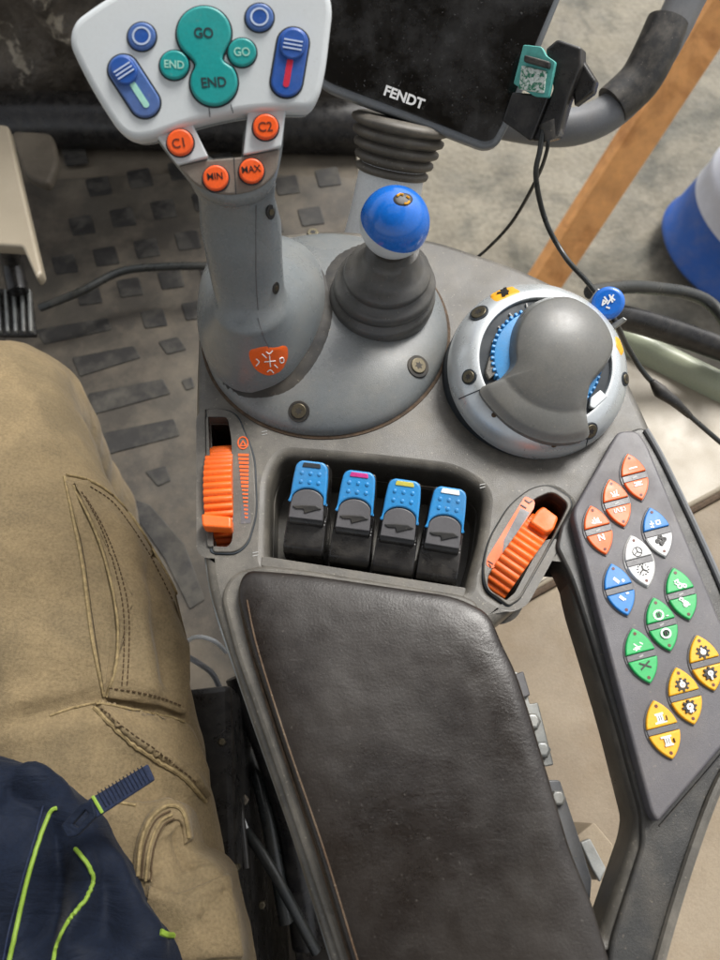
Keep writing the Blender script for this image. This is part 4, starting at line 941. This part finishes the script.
# dark seat machinery beside the console
sm_ = thing('seat_base', 'black seat suspension machinery in the gap between the leg and the console', 'seat base', PZ(240, 800, .1))
part('side_plate', box((-.12, -.12, .20), .05, .44, .40, Matrix.Rotation(R(6), 3, 'Z'), .006), M['black'], sm_)
part('beam', box((-.055, -.06, .16), .06, .34, .10, Matrix.Rotation(R(14), 3, 'Z'), .008), M['black'], sm_)
part('cylinder', tube([(-.12, .12, .34), (-.07, .0, .30), (-.05, -.12, .26)], .016, 14), M['black'], sm_)
for k, (p0, p1, p2, r_) in enumerate((((-.15, .10, .22), (-.10, .02, .30), (-.07, -.10, .28), .007), ((-.13, .14, .20), (-.12, .05, .33), (-.10, -.05, .36), .004), ((-.16, .02, .25), (-.09, -.04, .33), (-.04, -.12, .30), .005), ((-.14, .18, .10), (-.10, .10, .24), (-.06, .02, .22), .009))):
    part('hose', tube([p0, p1, p2], r_, 10), M['black' if k % 2 else 'railblk'], sm_)
for (x, y) in ((222, 742), (236, 868), (262, 905)): part('bolt', disc(ZF(.402 if x < 240 else .30), x, y, 4, -.01, .003, .001, 6), M['screw'], sm_)
part('lug', pplate(ZF(.34), rnd([(214, 796), (240, 790), (250, 800), (238, 812), (218, 812)], 5), -.006, 0, .002), M['floor'], sm_)
part('pin', tube([PZ(240, 808, .35), PZ(247, 828, .34)], .0012, 8, sm=1), M['whiteink'], sm_)
for (pts, r_, nm, lb2) in (([(182, 645, .30), (196, 637, .34), (214, 641, .34), (226, 652, .30)], .0022, 'white_wire', 'thin white wire arching between the knee and the console'),
                      ([(184, 655, .30), (200, 664, .31), (214, 676, .30), (224, 700, .28)], .003, 'grey_wire', 'grey wire curving down below the white one beside the console')):
    o = part('wire', tube([PZ(*p) for p in pts], r_, 8), M['white2'] if 'white' in nm else M['railgrey']); tag(o, lb2, 'wire')

# ------------------------------------------------------------------ person
pe = thing('person', 'seated person in khaki cargo trousers and navy jacket with lime piping', 'person', (-.25, .05, .40))
axp = [(-.185, -.34, .46), (-.19, -.2, .47), (-.200, -.08, .475), (-.230, .03, .48), (-.262, .12, .485), (-.305, .21, .49), (-.340, .29, .485), (-.362, .345, .46), (-.375, .372, .40), (-.38, .37, .30), (-.385, .355, .12)]
rxs = [.115, .112, .108, .107, .106, .098, .090, .084, .080, .076, .070]
rys = [.095, .093, .092, .092, .092, .088, .083, .082, .082, .078, .070]
leg = tube([Vector(p) for p in axp], rxs, 160, ry=rys, sm=26, sharp=0)
lbv = bvh(leg)
def PJ(pts, n=6): return project(lbv, cr(pts, n, False))
FD = [(PJ([(0, 722), (45, 712), (95, 702), (150, 712), (182, 722)]), -.006, .008), (PJ([(0, 735), (50, 730), (96, 722)]), .004, .012), (PJ([(0, 706), (45, 698), (80, 694)]), .004, .010),
      (PJ([(94, 708), (130, 742), (170, 768), (200, 795)]), .005, .006),
      (PJ([(140, 560), (150, 620), (168, 690)]), -.004, .012), (PJ([(120, 520), (128, 600), (150, 680)]), .003, .012), (PJ([(0, 440), (50, 450), (90, 440)]), .002, .02), (PJ([(0, 600), (40, 590), (80, 580)]), -.0015, .02),
      (PJ([(0, 770), (60, 775), (130, 790)]), .004, .02), (PJ([(30, 350), (60, 375), (80, 410)]), .002, .02)]
FD = [f for f in FD if len(f[0]) > 1]
folds(leg, FD, [(9, .008), (26, .0035), (60, .0009)])
lbv2 = bvh(leg)
tr_ = part('trousers', leg, M['khaki'], pe)
def cord(pts, r_, name, m, parent, b_=None, off=.0006):
    P = project(b_ or lbv2, cr(pts, 10, False), off)
    if len(P) < 2: return
    return part(name, tube(P, r_, 7, sm=1), M[m], parent)
cargo = rnd([(70, 482, 3), (92, 525), (108, 570), (117, 620), (116, 665), (107, 698, 3), (150, 704), (183, 716, 4), (186, 680), (184, 630), (172, 592), (150, 553), (126, 515), (104, 492), (84, 480, 4)], 14)
cp = patch(lbv2, resample([(p.x, p.y) for p in cargo], 2.5), .0045); folds(cp, [(PJ([(150, 560), (160, 620), (168, 700)]), -.004, .008), (PJ([(130, 540), (140, 620), (150, 700)]), .003, .008), (PJ([(120, 680), (150, 690), (180, 700)]), .003, .006)], [(40, .002)])
cpv = bvh(cp); cpo = part('cargo_pocket', cp, M['khaki'], tr_)
pl2 = patch(lbv2, resample([(p.x, p.y) for p in rnd([(64, 480, 3), (76, 520), (86, 570), (95, 640), (104, 694, 3), (108, 660), (109, 620), (101, 572), (86, 526), (70, 484, 3)], 10)], 2.5), .0025)
part('pocket_pleat', pl2, M['khaki'], tr_)
hm = strip(lbv2, [(92, 705), (128, 740), (158, 761), (186, 779), (206, 801)], [(98, 703), (125, 708), (155, 714), (184, 724), (204, 775)], .007)
hmv = bvh(hm); part('leg_flap', hm, M['khaki'], tr_)
def best(px, py, off):
    hs_ = [h_ for h_ in (hit(v, px, py, off) for v in (lbv2, cpv, hmv)) if h_]
    return min(hs_, key=lambda h_: (h_ - CAM).length) if hs_ else None
def PB(pts, off=.0005, n=10): return [h_ for h_ in (best(p.x, p.y, off) for p in cr(pts, n, False)) if h_]
for pts, r_ in (([(64, 477), (73, 520), (83, 570), (92, 640), (104, 696)], .0013), ([(73, 486), (94, 527), (109, 572), (118, 620), (117, 662), (107, 697)], .0012), ([(66, 475), (87, 480), (108, 492), (130, 515), (154, 553), (176, 594), (185, 625)], .0013),
                ([(95, 707), (128, 740), (158, 761), (185, 779), (205, 802)], .0017), ([(96, 703), (130, 709), (160, 715), (184, 722)], .0009), ([(50, 716), (76, 707), (100, 702)], .0009)):
    part('pocket_seam', tube(PB(pts), r_, 7, sm=1), M['khakiseam'], tr_)
for pts in ([(69, 484), (80, 528), (90, 578), (98, 640), (105, 680)], [(81, 492), (100, 527), (115, 570), (124, 620), (122, 690)], [(85, 497), (104, 530), (120, 572), (129, 620), (127, 690)], [(90, 487), (112, 502), (132, 528), (152, 560), (172, 600)], [(102, 708), (132, 734), (160, 753), (196, 782)], [(110, 688), (150, 694), (182, 706)]):
    part('stitch_line', stitches(PB(pts, .0007), .0042, .0026, .0005), M['khakidark'], tr_)
# lower khaki pocket flap
KFz = ZF(.545)
fl_px = rnd([(52, 788, 8), (100, 796), (140, 804, 8), (168, 802, 8), (184, 812, 8), (192, 850, 8), (212, 858), (226, 872, 6), (232, 900), (246, 1010), (120, 1010, 6), (50, 900)], 14)
flp = pillow(KFz, resample(pxs(KFz, fl_px), .004), .020, 3, 40, -.06, 1.3)
fb = bvh(flp)
folds(flp, [(project(fb, cr([(150, 870), (152, 830), (165, 806), (185, 812)], 6, False)), .004, .006), (project(fb, cr([(175, 830), (185, 855), (190, 870)], 5, False)), -.008, .008), (project(fb, cr([(196, 925), (210, 905), (228, 890)], 5, False)), -.004, .004), (project(fb, cr([(150, 880), (180, 900), (215, 915)], 5, False)), .004, .012), (project(fb, cr([(90, 810), (120, 815), (140, 812)], 5, False)), .004, .01)], [(20, .007), (50, .002)])
fb = bvh(flp)
fp_ = part('pocket_flap', flp, M['khaki'], pe)
hb = strip(fb, [(134, 880), (136, 846), (148, 816), (166, 803), (184, 808), (192, 842)], [(152, 884), (155, 850), (166, 826), (176, 821), (181, 826), (184, 846)], .0035)
part('hem_band', hb, M['khaki'], fp_); fbm = join(flp, hb); fbm.transform(Matrix.Translation((-.25, .05, .40))); fb = bvh(fbm)
lp = strip(fb, [(150, 885), (176, 892), (205, 882), (226, 872)], [(140, 960), (180, 965), (215, 960), (242, 960)], .005)
part('lower_layer', lp, M['khaki'], fp_)
for pts, r_, m in (([(138, 876), (142, 842), (152, 818), (168, 806), (182, 812), (188, 838)], .0013, 'khakiseam'), ([(146, 880), (150, 846), (160, 822), (172, 815)], .0009, 'khakiseam'), ([(142, 878), (146, 844), (156, 820), (170, 811)], .0006, 'khakidark'), ([(150, 880), (154, 848), (163, 826), (174, 819)], .0006, 'khakidark'),
                   ([(196, 928), (206, 922), (214, 908), (230, 890)], .0007, 'khakidark'), ([(60, 790), (100, 800), (136, 806)], .0010, 'khakiseam')):
    cord(pts, r_, 'hem_seam', m, fp_, fb)
# jacket
JF = ZF(.572)
ja_px = rnd([(-120, 745, 10), (0, 748), (24, 752), (48, 768, 12), (72, 800), (100, 830), (130, 862), (158, 898), (184, 938), (200, 990), (215, 1080, 4), (-120, 1080, 4)], 20)
ja = pillow(JF, resample(pxs(JF, ja_px), .004), .034, 3, 60, -.07, 1.3)
jv = bvh(ja)
def JP(p): return project(jv, cr(p, 6, False))
folds(ja, [(JP([(52, 812), (36, 850), (22, 900), (12, 955)]), .007, .008), (JP([(66, 812), (58, 850), (46, 900), (36, 958)]), -.017, .011), (JP([(74, 850), (90, 868), (92, 885), (76, 915), (58, 955)]), .010, .006), (JP([(0, 790), (30, 795), (52, 808)]), -.010, .010), (JP([(20, 765), (50, 790), (90, 850)]), .005, .012), (JP([(98, 870), (104, 900), (96, 950)]), -.007, .012), (JP([(130, 880), (140, 920), (150, 955)]), .004, .012), (JP([(110, 850), (150, 905), (175, 950)]), .003, .008)], [(14, .014), (34, .006), (80, .0015)])
jv = bvh(ja)
jk = part('jacket', ja, M['navy'], pe)
cord([(57, 808), (50, 812), (40, 836), (28, 875), (18, 920), (8, 968)], .0013, 'piping', 'lime', jk, jv, .0006)
cord([(76, 849), (88, 864), (93, 880), (86, 898), (70, 920), (58, 945), (53, 968)], .0012, 'piping', 'lime', jk, jv, .0006)
cord([(44, 806), (34, 840), (22, 880), (10, 930), (2, 968)], .0006, 'stitch_line', 'strap', jk, jv)
cord([(160, 932), (166, 935), (173, 936)], .0017, 'piping', 'lime', jk, jv, .0004)
STz = ZF(.622)
st = part('strap', pplate(STz, rnd([(88, 800), (148, 764), (155, 780), (97, 818)], 2), -.0012, .0012, .0008), M['strap'], jk)
for k in range(13):
    x_ = 101 + k * 3.6; y_ = 794 - k * 2.15
    part('webbing_rib', prib(STz, [[(x_ - 2.5, y_ - 2), (x_ + 6, y_ + 13)]], 1.0, .0008, .0015), M['navy'], st)
part('strap_loop', pplate(STz, rnd([(92, 797), (95, 795), (105, 812), (102, 814)], 1), .0012, .0022, .0004), M['lime'], st)
bk_ = pplate(STz, rnd([(62, 826, 3), (82, 804, 3), (94, 800, 3), (98, 816, 3), (78, 836, 3), (68, 838, 3)], 3), -.002, .0025, .001, [rnd([(74, 824), (86, 810), (90, 814), (79, 828)], 1)])
part('buckle', bk_, M['navy'], jk)
